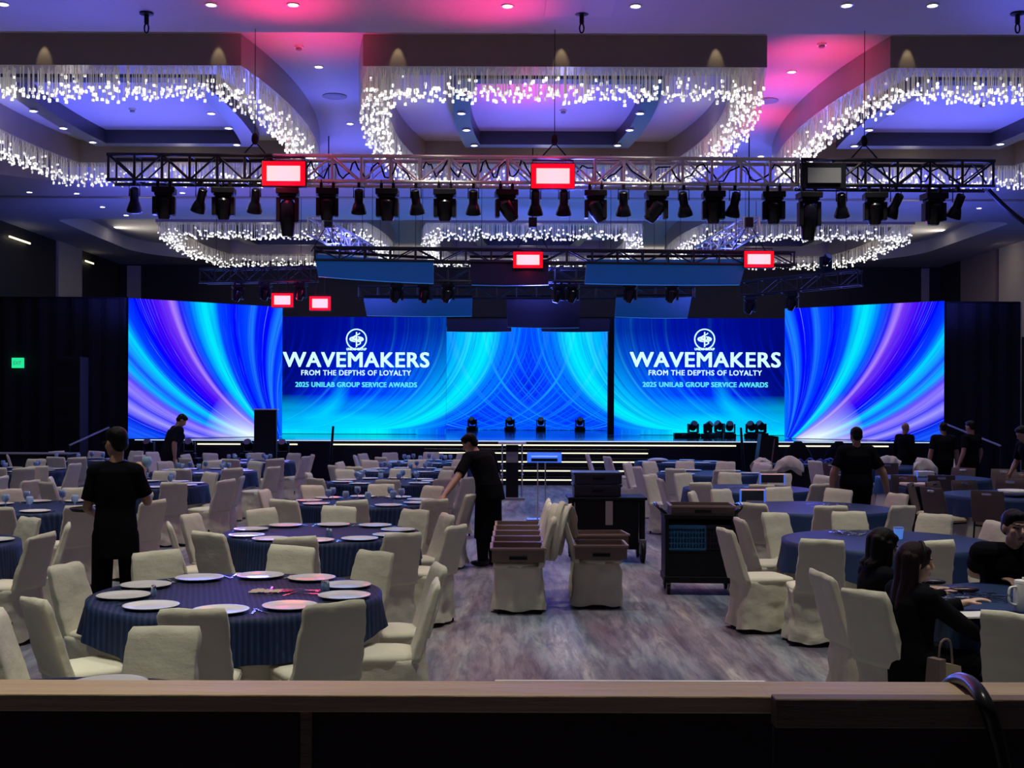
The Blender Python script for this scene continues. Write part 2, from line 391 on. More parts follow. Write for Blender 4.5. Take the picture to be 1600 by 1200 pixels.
ORD = ['first', 'second', 'third', 'fourth', 'fifth', 'sixth', 'seventh', 'eighth', 'ninth', 'tenth', 'eleventh', 'twelfth', 'thirteenth', 'fourteenth', 'fifteenth', 'sixteenth']
def nth(i, n, left='left'):
    if n == 1: return 'the only one'
    if i == 0: return 'leftmost'
    if i == n-1: return 'rightmost'
    return ORD[i] + ' from left'
# ================================================================ THE ROOM
XL, XR, YB, YF = -13.9, 16.2, 43.5, -3.0
struct(MB().add([(XL, YF, 0), (XR, YF, 0), (XR, YB, 0), (XL, YB, 0)], [(0, 1, 2, 3)]).build('floor', M_carpet))
struct(MB().box(((XL+XR)/2, YB+.1, 3.75), (XR-XL, .2, 7.5)).build('wall_back', M_wall))
struct(MB().box(((XL+XR)/2, YF-.1, 3.75), (XR-XL, .2, 7.5)).build('wall_front', M_wall))
struct(MB().box((XL-.1, (YF+YB)/2, 3.75), (.2, YB-YF, 7.5)).build('wall_left', M_wall))
struct(MB().box((XR+.1, (YF+YB)/2, 3.75), (.2, YB-YF, 7.5)).build('wall_right', M_wall))
struct(MB().box(((XL+XR)/2, (YF+YB)/2, 7.57), (XR-XL+.4, YB-YF+.4, .2)).build('ceiling', M_ceil))

def rrect(x0, x1, y0, y1, r0, r1, n=10):
    """rounded rectangle, near corners r0, far corners r1, counter-clockwise"""
    pts = []
    for (cx, cy, r, a0) in ((x1-r0, y0+r0, r0, -90), (x1-r1, y1-r1, r1, 0), (x0+r1, y1-r1, r1, 90), (x0+r0, y0+r0, r0, 180)):
        for k in range(n+1):
            a = R_(a0 + 90*k/n); pts.append((cx + r*math.cos(a), cy + r*math.sin(a)))
    return pts
ZS, ZC = 7.05, 7.47
tray1 = rrect(-11.9, 13.9, 16.15, 27.4, 0.3, 3.2)
tray2 = rrect(-12.3, 14.2, 32.7, 42.2, 0.5, 3.4)
bm = bmesh.new()
loops = []
outer = [(XL, YF), (XR, YF), (XR, YB), (XL, YB)]
for lp in (outer, tray1, tray2):
    vs = [bm.verts.new((x, y, ZS)) for x, y in lp]; es = [bm.edges.new((vs[i], vs[(i+1) % len(vs)])) for i in range(len(vs))]; loops.append((vs, es))
bmesh.ops.triangle_fill(bm, use_beauty=True, use_dissolve=False, edges=[e for l in loops for e in l[1]])
for vs, es in loops[1:]:
    up = [bm.verts.new((v.co.x, v.co.y, ZC)) for v in vs]
    for i in range(len(vs)):
        j = (i+1) % len(vs); bm.faces.new((vs[i], vs[j], up[j], up[i]))
bmesh.ops.recalc_face_normals(bm, faces=bm.faces)
me = bpy.data.meshes.new('ceiling_soffit'); bm.to_mesh(me); bm.free(); me.materials.append(M_soff)
o = bpy.data.objects.new('trim_1', me); COL.objects.link(o); struct(o)
struct(MB().box((1.1, 29.15, ZS-.01), (27, .22, .02)).build('trim_2', M_taupe))     # dark slot across the ceiling between the coffers

# ---- coffers: hanging taupe fascia rings with a dark inner frame
def coffer_outline(cx, hw, y0, y1, bow, inset, n=14):
    pts = []
    hwi, a, b = hw-inset, y0+inset, y1-inset; m = (a+b)/2; h = (b-a)/2
    for k in range(n+1):
        t = -1+2*k/n; pts.append((cx+hwi+bow*(1-t*t), m+h*t))
    for k in range(n+1):
        t = 1-2*k/n; pts.append((cx-hwi-bow*(1-t*t), m+h*t))
    return pts
def band(name, o_pts, i_pts, z0, z1, m):
    n = len(o_pts); mb = MB()
    vs = [(x, y, z) for (pl, z) in ((o_pts, z0), (o_pts, z1), (i_pts, z0), (i_pts, z1)) for x, y in pl]; fs = []
    for i in range(n):
        j = (i+1) % n
        fs += [(i, j, n+j, n+i), (2*n+j, 2*n+i, 3*n+i, 3*n+j), (j, i, 2*n+i, 2*n+j)]
    return mb.add(vs, fs).build(name, m)
COFF = [(-6.55, 2.71, 17.58, 25.2, .38, 'left', 'front'), (.97, 3.0, 17.58, 25.2, .38, 'middle', 'front'), (8.51, 2.71, 17.58, 25.2, .38, 'right', 'front'),
        (-6.6, 2.94, 32.85, 40.4, .35, 'left', 'rear'), (.97, 3.0, 32.85, 40.4, .35, 'middle', 'rear'), (8.6, 2.94, 32.85, 40.4, .35, 'right', 'rear')]
tn = 3
def inside(pts, x, y):
    c = False; n = len(pts)
    for i in range(n):
        x1, y1 = pts[i]; x2, y2 = pts[(i+1) % n]
        if (y1 > y) != (y2 > y) and x < (x2-x1)*(y-y1)/(y2-y1)+x1: c = not c
    return c
def pendant(mb, x, y, z0, L, s, tip, mi=True):
    w_ = .0045
    mb.box((x, y, z0-L/2), (w_*2, w_*2, L), 1)
    a = random.uniform(0, PI)
    mb.box((x, y, z0-L-tip*.4), (s, s, tip), 0, rot=a)
for (cx, hw, y0, y1, bow, side, row) in COFF:
    oo = coffer_outline(cx, hw, y0, y1, bow, 0); ii = coffer_outline(cx, hw, y0, y1, bow, .48)
    struct(band('trim_%d' % tn, oo, ii, 7.0, ZC, M_taupe)); tn += 1
    # inner dark frame
    fo = coffer_outline(cx, 1.66, y0+1.4, y1-1.1, .14, 0); fi = coffer_outline(cx, 1.66, y0+1.4, y1-1.1, .14, .30)
    struct(band('trim_%d' % tn, fo, fi, 7.20, ZC, M_frame)); tn += 1
    rt = thing('crystal_chandelier', '%s ring chandelier of hanging crystal rods, %s row of ceiling coffers' % (side, row), 'chandelier', (cx, (y0+y1)/2, 7.0))
    # rods in rows under the band
    rods = []
    c0 = Vector((cx, (y0+y1)/2))
    for ins in (.05, .13, .21, .29, .37, .44):
        pl = coffer_outline(cx, hw, y0, y1, bow, ins, 30)
        for i in range(len(pl)):
            a, b = Vector(pl[i]), Vector(pl[(i+1) % len(pl)]); d = (b-a).length
            st = .095 if row == 'front' else .14
            k = max(1, int(d/st))
            for q in range(k):
                p = a.lerp(b, (q+random.random())/k)
                rods.append((p.x-c0.x + random.uniform(-.02, .02), p.y-c0.y + random.uniform(-.02, .02), random.uniform(.25, .42) if random.random() < .8 else random.uniform(.10, .28)))
    rods.sort(key=lambda r: r[1])
    if row == 'front':
        pick = rods[:400:4]
        near = set(id(r) for r in pick)
        meshes = []
        for v in range(5):
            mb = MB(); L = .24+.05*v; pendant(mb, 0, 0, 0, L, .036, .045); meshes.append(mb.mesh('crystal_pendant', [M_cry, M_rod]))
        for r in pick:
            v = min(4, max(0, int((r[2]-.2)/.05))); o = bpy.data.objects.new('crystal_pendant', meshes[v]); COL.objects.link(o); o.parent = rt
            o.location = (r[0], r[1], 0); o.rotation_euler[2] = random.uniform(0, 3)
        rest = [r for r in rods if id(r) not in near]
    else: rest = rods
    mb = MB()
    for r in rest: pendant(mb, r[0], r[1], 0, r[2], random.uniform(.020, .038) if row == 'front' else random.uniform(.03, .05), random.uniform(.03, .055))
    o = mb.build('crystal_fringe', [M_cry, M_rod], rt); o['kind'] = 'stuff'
    # warm light along the ring from the fittings hidden between the rods
    for (dx, dy) in ((0, y0-c0.y+.6), (0, y1-c0.y-.6), (hw-.3, 0), (-hw+.3, 0)):
        light('POINT', 'chandelier_glow', (cx+dx, c0.y+dy, 6.75), 5 if row == 'front' else 4, (1, .93, .8), shadow_soft_size=.25)
# small wall-grazer spots on the near fascias
for (px, py) in ((62, 75), (337, 88), (620, 88), (878, 82), (1122, 92), (1424, 85)):
    p = PY(px, py, 17.4)
    light('SPOT', 'fascia_grazer', (p.x, 17.44, 7.44), 5, (1, .85, .5), (p.x, 17.60, 7.0), spot_size=R_(38), spot_blend=.6, shadow_soft_size=.02)

# ---- recessed downlights and ceiling fittings
dl = thing('ceiling_downlight', 'x', 'downlight')
MB().lathe([(.085, .005), (.085, -.012), (.062, -.012), (.062, .0)], 16, cap1=False).build('rim', M_white, dl)
MB().lathe([(.060, 0), (.060, -.006)], 16).build('lens', M_down, dl)
DL = Proto(dl)
spots = [(5, 6, ZS), (330, 7, ZS), (458, 7, ZS), (793, 9, ZS), (993, 9, ZS), (1323, 8, ZS), (1457, 8, ZS),
         (498, 104, ZC), (547, 193, ZC), (1237, 112, ZC), (1189, 244, ZC),
         (46, 300, ZS), (120, 302, ZS), (285, 301, ZS), (160, 323, ZS), (197, 336, ZS), (1530, 325, ZS), (1470, 339, ZS), (645, 331, ZS), (1018, 333, ZS), (400, 331, ZS),
         (52, 173, 7.19), (99, 200, 7.19), (145, 222, 7.19), (330, 177, 7.19), (357, 200, 7.19), (370, 226, 7.19),
         (722, 147, 7.19), (721, 177, 7.19), (729, 203, 7.19), (741, 227, 7.19), (1011, 147, 7.19), (1000, 177, 7.19), (984, 203, 7.19), (965, 227, 7.19),
         (1435, 147, 7.19), (1391, 177, 7.19), (1358, 203, 7.19), (1335, 228, 7.19), (1563, 225, 7.19)]
def zone(px, z, py):
    if z > 7.4: return 'in the gap between front coffers'
    if z > 7.1: return 'on the dark frame inside the %s front coffer' % ('left' if px < 500 else 'middle' if px < 1100 else 'right')
    return 'in the near ceiling strip' if py < 52 else 'in the strip between coffer rows'
zs = {}
for s in spots: zs.setdefault(zone(s[0], s[2], s[1]), []).append(s)
for zn, L in zs.items():
    L.sort(key=lambda s: (s[0], s[1]))
    for i, (px, py, z) in enumerate(L):
        p = PZ(px, py, z); DL.put((p.x, p.y, z - (0 if z != ZC else 0)), 0, 'small round downlight %s, %s' % (zn, nth(i, len(L))), 'ceiling downlights')
hk = thing('rigging_hook', 'x', 'hook')
MB().lathe([(.09, 0), (.09, -.02), (.03, -.03), (.03, -.14)], 14).build('mounting_plate', M_black, hk)
MB().tube([(.028*math.cos(a), 0, -.20+.06*math.sin(a)) for a in [2*PI*k/14 for k in range(15)]], .011, 6).build('ring', M_black, hk)
HK = Proto(hk)
for i, (px, py) in enumerate(((229, 20), (909, 20), (1590, 20))):
    p = PZ(px, py, ZS); HK.put((p.x, p.y, ZS), 0, 'black rigging hook under the near ceiling strip, ' + ('leftmost', 'middle', 'rightmost')[i], 'rigging hooks')
sd = thing('smoke_detector', 'x', 'smoke detector')
MB().lathe([(.07, 0), (.07, -.03)], 16).build('base', M_white, sd); MB().lathe([(.05, -.03), (.045, -.06), (.02, -.07)], 16).build('sensor', M_grey, sd)
SD = Proto(sd)
for (px, py, lb) in ((467, 72, 'left of the middle front coffer'), (1284, 68, 'right of the middle front coffer'), (207, 170, 'inside the left front coffer'), (880, 172, 'inside the middle front coffer'), (1535, 162, 'inside the right front coffer')):
    p = PZ(px, py, ZC); SD.put((p.x, p.y, ZC), 0, 'white smoke detector on the ceiling ' + lb, 'smoke detectors')
vt = thing('ceiling_vent', 'x', 'vent')
MB().lathe([(.22, 0), (.22, -.015), (.16, -.03)], 20).build('grille', M_grey, vt); VT = Proto(vt)
for (px, py, lb) in ((523, 150, 'left'), (1197, 157, 'right')):
    p = PZ(px, py, ZC); VT.put((p.x, p.y, ZC), 0, 'round grey air vent %s of the middle front coffer' % lb, 'ceiling vents')
p = PZ(905, 10, ZS)
tag(MB().box((p.x, p.y, ZS-.01), (.86, .7, .02)).build('access_panel', M_ceil), 'flat square access panel in the near ceiling strip', 'panel')

# ---- side wall panels and slot lights
struct(MB().box((XL+.04, 38.2, 5.6), (.08, 2.1, 3.0)).build('trim_20', M_wallp))
struct(MB().box((XL+.5, YB-.03, 5.8), (.5, .06, 2.4)).build('trim_21', M_wallp))
struct(MB().box((XR-.04, 39.9, 5.6), (.08, 2.9, 3.0)).build('trim_22', M_wallm))
struct(MB().box((XR-.04, 37.1, 5.6), (.08, 2.2, 3.0)).build('trim_23', M_wallp))
struct(MB().box((XR-.55, YB-.03, 5.8), (.28, .06, 2.4)).build('trim_24', M_wallp))
struct(MB().box((XR-.04, 34.3, 5.6), (.08, 2.9, 3.0)).build('trim_25', M_wallp))
for (y, z, L, lb) in ((34.1, 6.65, 1.5, 'near'), (39.9, 6.7, .8, 'far')):
    tag(MB().box((XL+.10, y, z), (.03, L, .05)).build('wall_slot_light', M_ledw), 'thin white slot light high on the left wall, %s one' % lb, 'light', 'wall slot lights')
light('AREA', 'right_wall_area_light', (15.2, 37, 6.9), 14, (1, .8, .6), (16.1, 37, 5), shape='RECTANGLE', size=.3, size_y=6)  # warm area light aimed at the right wall panels

# ---- masking drapes beside the screens
dr = thing('masking_drape', 'tall black masking drape left of the left wing screen', 'drape', (-11.7, 30.5, 0), 0, 'black masking drapes')
def drape(x0, x1, H, par):
    mb = MB(); n = int((x1-x0)/.09); vs = []
    for i in range(n+1):
        x = x0+(x1-x0)*i/n; yy = .035*math.sin(i*1.3)+.02*math.sin(i*.47)
        vs += [(x, yy, 0), (x, yy, H)]
    mb.add(vs, [(2*i, 2*i+2, 2*i+3, 2*i+1) for i in range(n)])
    vs2 = [(v[0], v[1]+.03, v[2]) for v in vs]; mb.add(vs2, [(2*i+1, 2*i+3, 2*i+2, 2*i) for i in range(n)])
    mb.build('curtain', M_drape, par); MB().cone((x0, 0, H+.02), (x1, 0, H+.02), .025, .025).build('rail', M_black, par)
drape(-2.2, 2.15, 4.66, dr)
dr2 = thing('masking_drape', 'tall black masking drape right of the right wing screen', 'drape', (12.45, 30.5, 0), 0, 'black masking drapes')
drape(-1.0, .98, 4.62, dr2); MB().cone((1.0, 0, 0), (1.0, 0, 4.65), .02, .02).build('post', M_silver, dr2)

# exit sign on left wall
ex = thing('exit_sign', 'small green lit exit sign far left on the dark wall', 'sign', PY(28, 567, 30.43))
MB().box((0, 0, 0), (.30, .05, .26)).build('housing', M_exit, ex)
def text_obj(s, name, m, w_, h_, parent, loc, rz=0.0, bold=0.0, depth=.004, align='C'):
    cu = bpy.data.curves.new(name, 'FONT'); cu.body = s; cu.align_x = 'CENTER'; cu.align_y = 'CENTER'; cu.resolution_u = 3; cu.space_character = 1.08
    t = bpy.data.objects.new(name, cu); COL.objects.link(t); bpy.context.view_layer.update()
    dg = bpy.context.evaluated_depsgraph_get(); me = bpy.data.meshes.new_from_object(t.evaluated_get(dg)); bpy.data.objects.remove(t)
    xs = [v.co.x for v in me.vertices]; ys = [v.co.y for v in me.vertices]
    cx_, cy_, ww, hh = (min(xs)+max(xs))/2, (min(ys)+max(ys))/2, max(xs)-min(xs), max(ys)-min(ys)
    for v in me.vertices: v.co = Vector(((v.co.x-cx_)*w_/ww, 0, (v.co.y-cy_)*h_/hh))
    if bold:
        vs = [v.co.copy() for v in me.vertices]; fs = [tuple(p.vertices) for p in me.polygons]; n0 = len(vs); av, af = [], []
        b_ = bold*1.3
        for q, (sx, sz) in enumerate(((-b_, -b_*.5), (b_, -b_*.5), (-b_, b_*.5), (b_, b_*.5), (0, 0))):
            av += [(v.x+sx, -.0004*q, v.z+sz) for v in vs]; af += [tuple(i+q*n0 for i in f) for f in fs]
        me = bpy.data.meshes.new(name); me.from_pydata(av, [], af)
    me.materials.clear(); me.materials.append(m)
    o = bpy.data.objects.new(name, me); COL.objects.link(o); o.parent = parent; o.location = loc; o.rotation_euler[2] = rz
    return o
text_obj('EXIT', 'lettering', M_white, .2, .09, ex, (0, -.028, 0))

# ================================================================ STAGE
ST = 1.05
stg = thing('stage', 'long black stage platform in front of the screens', 'stage', (1, 30.3, 0))
stg_d = MB().box((0, 6.4, ST-.02), (20.9, 12.8, .04)).build('deck', M_stage, stg)
MB().box((0, .15, (ST-.04)/2), (20.9, .3, ST-.04)).build('front_skirt', M_blackg, stg)
MB().box((0, -.012, ST-.02), (20.6, .02, .022)).build('deck_edge_light', M_led_c, stg)
for (a, b) in ((-9.1, -5.6), (-4.25, 8.1)):
    pass
for (pa, pb) in ((309, 376), (453, 465), (520, 1150), (1215, 1234), (1258, 1300), (1362, 1388)):
    xa = (pa-CX)*30.3/F-1; xb = (pb-CX)*30.3/F-1
    MB().box(((xa+xb)/2, -.02, .93), (xb-xa, .03, .03)).build('led_strip', M_ledw, stg)
stp = thing('stage_steps', 'wide black steps with warm light strips up to the stage', 'steps', (.97, 28.9, 0))
for k in range(4):
    MB().box((0, .16+.32*k + (1.4-.32*k-.32)/2, .105+.21*k), (5.7, 1.4-.32*k, .208)).build('step', M_blackg, stp)
    MB().box((0, .32*k-.012, .13+.205*k), (5.6, .02, .026)).build('light_strip', M_ledw, stp)

# ---- screens
def screen(name, label, A, B, z0, z1, m, uvr, thick=.12):
    """A,B floor points left->right (seen from the audience)"""
    A, B = Vector((A[0], A[1], 0)), Vector((B[0], B[1], 0)); c = (A+B)/2; d = (B-A); L = d.length; ang = math.atan2(d.y, d.x)
    t = thing(name, label, 'screen', (c.x, c.y, z0), ang)
    MB().box((0, thick/2+.01, (z1-z0)/2), (L, thick, z1-z0)).build('cabinet_frame', M_black, t)
    me = bpy.data.meshes.new('display'); me.from_pydata([(-L/2, 0, 0), (L/2, 0, 0), (L/2, 0, z1-z0), (-L/2, 0, z1-z0)], [], [(0, 1, 2, 3)])
    u = me.uv_layers.new(name='UVMap'); (x0, y0, x1, y1) = uvr
    for i, q in enumerate(((x0, y0), (x1, y0), (x1, y1), (x0, y1))): u.data[i].uv = (q[0]/1000, q[1]/1000)
    me.materials.append(m); o = bpy.data.objects.new('display', me); COL.objects.link(o); o.parent = t
    return t
wl = screen('led_wall', 'left wing LED wall with violet and cyan light streaks', (-9.48, 30.3), (-6.03, 33.0), 1.06, 4.66, M_wing, (200, 691, 441, 468))
wr = screen('led_wall', 'right wing LED wall with violet and cyan light streaks', (7.97, 33.0), (11.4, 30.3), 1.06, 4.66, M_wing, (441, 691, 200, 468))
YS = 35.9
tl = screen('led_wall', 'left title LED wall with award title lettering', ((436-CX)*YS/F, YS), ((697-CX)*YS/F, YS), ST+.01, 4.60, M_txt, (436, 680, 697, 496))
tr = screen('led_wall', 'right title LED wall with award title lettering', ((957-CX)*YS/F, YS), ((1232-CX)*YS/F, YS), ST+.01, 4.60, M_txt, (697, 680, 430, 496))
cs = screen('led_wall', 'centre LED wall in the recess, mirrored blue and cyan arcs', (-2.9, 41.8), (5.0, 41.8), ST+.01, 4.69, M_ctr, (651, 673, 1001, 511))
def title(scr, x0, x1, cxp):
    def L(px, py):
        p = PY(px, py, YS-.02); q = p - scr.location; return (q.x, -.02, q.z)
    k = YS/F
    text_obj('WAVEMAKERS', 'title_lettering', M_text, (x1-x0)*k, 23*k, scr, L((x0+x1)/2, 562), bold=.014)
    text_obj('FROM THE DEPTHS OF LOYALTY', 'subtitle_lettering', M_text, 172*(x1-x0)/228*k, 8*k, scr, L((x0+x1)/2, 582.5), bold=.004)
    text_obj('2025 UNILAB GROUP SERVICE AWARDS', 'date_lettering', M_textc, 190*(x1-x0)/228*k, 7.5*k, scr, L((x0+x1)/2, 601), bold=.008)
    text_obj('UNILAB GROUP', 'small_lettering', M_text, 31*k, 3.5*k, scr, L(cxp, 545.5), bold=.004)
    c = Vector(L(cxp, 530)); mb = MB(); r = 15.5*k
    mb.tube([c + Vector((r*math.cos(a), 0, r*math.sin(a))) for a in [2*PI*i/40 for i in range(41)]], .022, 6)
    mb.cone(c + Vector((0, 0, -r*.8)), c + Vector((0, 0, r*.72)), .02, .02, 6)
    mb.tube([c + Vector((.13*r/.3*math.sin(t*2.6)*(1-.25*t/3.0), 0, -r*.62 + t*r*.42)) for t in [i*.12 for i in range(26)]], .02, 6)
    for s in (-1, 1):
        mb.tube([c + Vector((s*r*.12+ s*.55*r*math.sin(a), 0, .24*r*math.cos(a))) for a in [PI*i/10 for i in range(11)]], .018, 6)
    mb.build('round_emblem', M_text, scr)
    text_obj('UNILAB', 'emblem_lettering', M_text, 18*k, 4.2*k, scr, tuple(c + Vector((0, -.03, 0))), bold=.01)
title(tl, 443, 670, 557); title(tr, 985, 1219, 1101)
tag(MB().box((3.38, 35.7, 2.83), (.18, .25, 3.55)).build('screen_column', M_black), 'black upright column between centre and right title screens', 'column')

# screen light: LED walls also throw light on stage and audience
light('AREA', 'led_wall_light', (1, 35.0, 2.9), 260, (.05, .30, 1.0), (1, 10, 3.5), shape='RECTANGLE', size=14, size_y=3.2)
light('AREA', 'led_wall_light', (-7.6, 31.3, 2.9), 110, (.22, .20, 1.0), (0, 12, 3), shape='RECTANGLE', size=3.8, size_y=3.2)
light('AREA', 'led_wall_light', (9.5, 31.3, 2.9), 110, (.22, .20, 1.0), (2, 12, 3), shape='RECTANGLE', size=3.8, size_y=3.2)

# ================================================================ RIGGING
def lattice_truss(label, A, B, h, m, seg=.40, zig=True, name='lighting_truss'):
    A, B = Vector(A), Vector(B); d = B-A; L = d.length; ang = math.atan2(d.y, d.x)
    tilt = math.atan2(d.z, math.hypot(d.x, d.y))
    t = thing(name, label, 'truss', A, ang); t.rotation_euler = (0, -tilt, ang)
    for y in (-h/2, h/2):
        for z in (-h/2, h/2): MB().cone((0, y, z), (L, y, z), .026, .026, 8).build('chord', m, t)
    n = max(1, round(L/seg)); st = L/n
    big = n*2+1 <= 100
    rear = MB(); mbt = MB()
    for i in range(n+1):
        x = min(L-.02, max(.02, i*st))
        o = MB().cone((x, -h/2, -h/2), (x, -h/2, h/2), .019, .019, 6).build('upright_brace', m, t)
        rear.cone((x, h/2, -h/2), (x, h/2, h/2), .014, .014, 6)
        rear.cone((x, -h/2, h/2), (x, h/2, h/2), .012, .012, 6); rear.cone((x, -h/2, -h/2), (x, h/2, -h/2), .012, .012, 6)
        if i < n:
            s = 1 if i % 2 else -1
            MB().cone((x, -h/2, -s*h/2), (x+st, -h/2, s*h/2), .016, .016, 6).build('diagonal_brace', m, t)
            rear.cone((x, h/2, -s*h/2), (x+st, h/2, s*h/2), .011, .011, 6)
    rear.build('rear_lattice', m, t)
    return t
YT = 16.0
def TX(px): return (px-CX)*YT/F
ZT, HT = 5.12, .34
def tz(px): return ZT - (px-CX)*.0042*YT/F
lattice_truss('black left end of the front lighting truss', (TX(172), YT, tz(172)), (TX(428), YT, tz(428)), HT, M_truss_b)
lattice_truss('long silver middle section of the front lighting truss', (TX(430), YT, tz(430)), (TX(1243), YT, tz(1243)), HT, M_silver)
lattice_truss('black right end of the front lighting truss', (TX(1245), YT, tz(1245)), (TX(1545), YT, tz(1545)), HT, M_truss_b)
for (px, lb) in ((397, 'left'), (865, 'middle'), (1349, 'right')):
    h = thing('chain_hoist', '%s hoist chain holding the front lighting truss' % lb, 'hoist', (TX(px), YT, ZT+.2), 0, 'hoists of the front truss')
    MB().cone((0, 0, .30), (0, 0, ZC-ZT-.2), .005, .005, 6).build('chain', M_black, h)
    MB().ell((0, 0, .24), (.05, .05, .08)).build('hook_block', M_black, h)
    MB().tube([(-.18, 0, 0), (0, 0, .2), (.18, 0, 0)], .012, 6).build('sling', M_black, h)
# cables sagging along the truss
for q, (a, b, z) in enumerate(((440, 640, .0), (660, 830, .03), (900, 1240, .0), (1250, 1540, .02))):
    pts = []
    for i in range(41):
        t_ = i/40; px = a+(b-a)*t_
        pts.append((TX(px), YT-.05+.06*math.sin(i), tz(px)+z+.10*math.sin(i*.9)+.03*math.sin(i*2.3)))
    tag(MB().tube(pts, .012, 6).build('power_cable', M_black), 'black cable looping inside the front truss, %s stretch' % nth(q, 4), 'cable', 'cables in the front truss')
pts = [(TX(1545)+.4*t*2.2, YT+.1, 4.95-.9*t*1.1+.35*t*t) for t in [i/14 for i in range(15)]]
tag(MB().tube(pts, .035, 8).build('cable_loom', M_black), 'thick black cable drooping off the right truss end', 'cable')

def moving_head(big=False, tilt=0.0):
    k = 1.35 if big else 1.0
    t = thing('moving_head_light', 'x', 'stage light')
    MB().box((0, 0, -.045), (.30, .24, .08)).box((0, 0, -.10), (.24, .18, .03)).build('base', M_black, t, bevel=.01)
    for s in (-.08, .08): MB().box((s, 0, .03), (.04, .05, .09)).tube([(s, .03*math.cos(a), .09+.03*math.sin(a)) for a in [-PI*.2+1.4*PI*i/8 for i in range(9)]], .008, 5).build('clamp', M_black, t)
    y = MB(); y.box((0, 0, -.13), (.22, .10, .05))
    for s in (-1, 1): y.box((s*.122, 0, -.13-.12*k), (.055, .13, .24*k))
    y.build('yoke', M_black, t, bevel=.008)
    M_ = Matrix.Translation((0, 0, -.22*k)) @ Matrix.Rotation(tilt, 4, 'Y') @ Matrix.Rotation(.15, 4, 'X')
    hd_ = MB().lathe([(.07, .10*k), (.105, .06*k), (.105*(1.05 if big else 1), -.07*k), (.085, -.17*k if not big else -.30), (.075, -.20*k if not big else -.34)], 16, M=M_).build('head', M_blackg, t, smooth='auto')
    MB().lathe([(.066, -.205*k if not big else -.345), (.066, -.212*k if not big else -.352)], 16, M=M_).build('lens', M_grey, hd_)
    return t
def par_light(tilt):
    t = thing('spot_light', 'x', 'stage light')
    MB().tube([(-.07, 0, -.16), (-.07, 0, -.02), (.07, 0, -.02), (.07, 0, -.16)], .008, 6).box((0, 0, .01), (.04, .04, .07)).build('bracket', M_black, t)
    M_ = Matrix.Translation((0, 0, -.18)) @ Matrix.Rotation(tilt, 4, 'Y') @ Matrix.Rotation(.35, 4, 'X')
    bd_ = MB().lathe([(.035, .14), (.06, .12), (.06, -.04), (.075, -.07), (.105, -.16), (.105, -.19)], 14, M=M_).build('body', M_blackg, t, smooth='auto')
    MB().lathe([(.09, -.192), (.085, -.197)], 14, M=M_).build('lens', M_grey, bd_)
    return t
heads = [(261, 0, 0), (353, 0, 0), (452, 1, 0), (513, 0, 0), (606, 0, 0), (695, 0, 0), (790, 0, -.55), (928, 0, -.4), (1022, 0, .55), (1110, 0, 0), (1203, 0, 0), (1258, 1, 0), (1360, 0, 0), (1451, 0, 0)]
PH = {}
for i, (px, big, tl_) in enumerate(heads):
    key = (big, tl_)
    if key not in PH: PH[key] = Proto(moving_head(bool(big), tl_))
    PH[key].put((TX(px), YT-HT/2, tz(px)-HT/2-.10), random.uniform(-.15, .15),
                '%s black moving head light under front truss, %s' % ('large' if big else 'tilted' if tl_ else 'upright', nth(i, len(heads))), 'moving head lights under the front truss')
pars = [215, 318, 402, 562, 650, 739, 835, 879, 971, 1064, 1143, 1308, 1392, 1488]
PP = {}
for i, px in enumerate(pars):
    tl_ = [0.1, .35, .15, .05, -.1, .0, 0, 0, -.05, -.2, .15, -.15, .35, .25][i]
    if tl_ not in PP: PP[tl_] = Proto(par_light(tl_))
    PP[tl_].put((TX(px), YT-HT/2, tz(px)-HT/2-.06), 0, 'small black spotlight hanging under the front truss, ' + nth(i, len(pars)), 'small spotlights under the front truss')

def strobe(label, loc, W, H, lit=True, group=None, drop=0.0):
    t = thing('led_blinder', label, 'stage light', loc, 0, group)
    hs_ = MB().box((0, .06, 0), (W+.15, .10, H+.15)).build('housing', M_black, t, bevel=.01)
    MB().box((0, 0, 0), (W, .02, H)).build('led_face', M_red if lit else M_grey, hs_)
    if lit: MB().box((0, .006, 0), (W+.13, .015, H+.12)).build('bloom_rim', M_redrim, hs_)  # glowing sheet imitating the bloom around the face
    MB().tube([(-W/2-.05, .06, 0), (-W/2-.05, .06, H/2+.12), (W/2+.05, .06, H/2+.12), (W/2+.05, .06, 0)], .012, 6).build('bracket', M_black, t)
    if drop:
        for x_ in (-W*.3, W*.3): MB().cone((x_, .06, H/2), (x_, .06, H/2+drop), .014, .014, 6).build('hanging_rod', M_black, t)
    return t
G = 'red LED blinders'
REDC = (1.0, .02, .16)
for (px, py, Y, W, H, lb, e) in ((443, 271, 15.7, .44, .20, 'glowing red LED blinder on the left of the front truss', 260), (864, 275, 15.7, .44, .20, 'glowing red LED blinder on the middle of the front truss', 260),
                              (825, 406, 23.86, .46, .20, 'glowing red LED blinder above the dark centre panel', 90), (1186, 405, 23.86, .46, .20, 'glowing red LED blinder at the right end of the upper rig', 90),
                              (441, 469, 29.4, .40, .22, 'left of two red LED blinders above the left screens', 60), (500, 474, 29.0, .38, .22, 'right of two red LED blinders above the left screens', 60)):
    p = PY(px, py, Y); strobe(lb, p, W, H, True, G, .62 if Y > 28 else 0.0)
    light('POINT', 'blinder_glow', (p.x, p.y-.22, p.z), 9 if Y < 20 else 12, REDC, shadow_soft_size=.15)
    light('AREA', 'blinder_beam', (p.x, p.y-.05, p.z), e*.05, (1.0, .05, .06), (p.x*.6, 6, .7), shape='RECTANGLE', size=W, size_y=H)
for (px, xo) in ((443, .1), (864, -.9)):
    p = PY(px, 271, 15.6)
    light('SPOT', 'red_ceiling_spill', (p.x, p.y-.1, p.z+.15), 340, REDC, (p.x+xo, 15.0, 7.1), spot_size=R_(56), spot_blend=1, shadow_soft_size=.4)
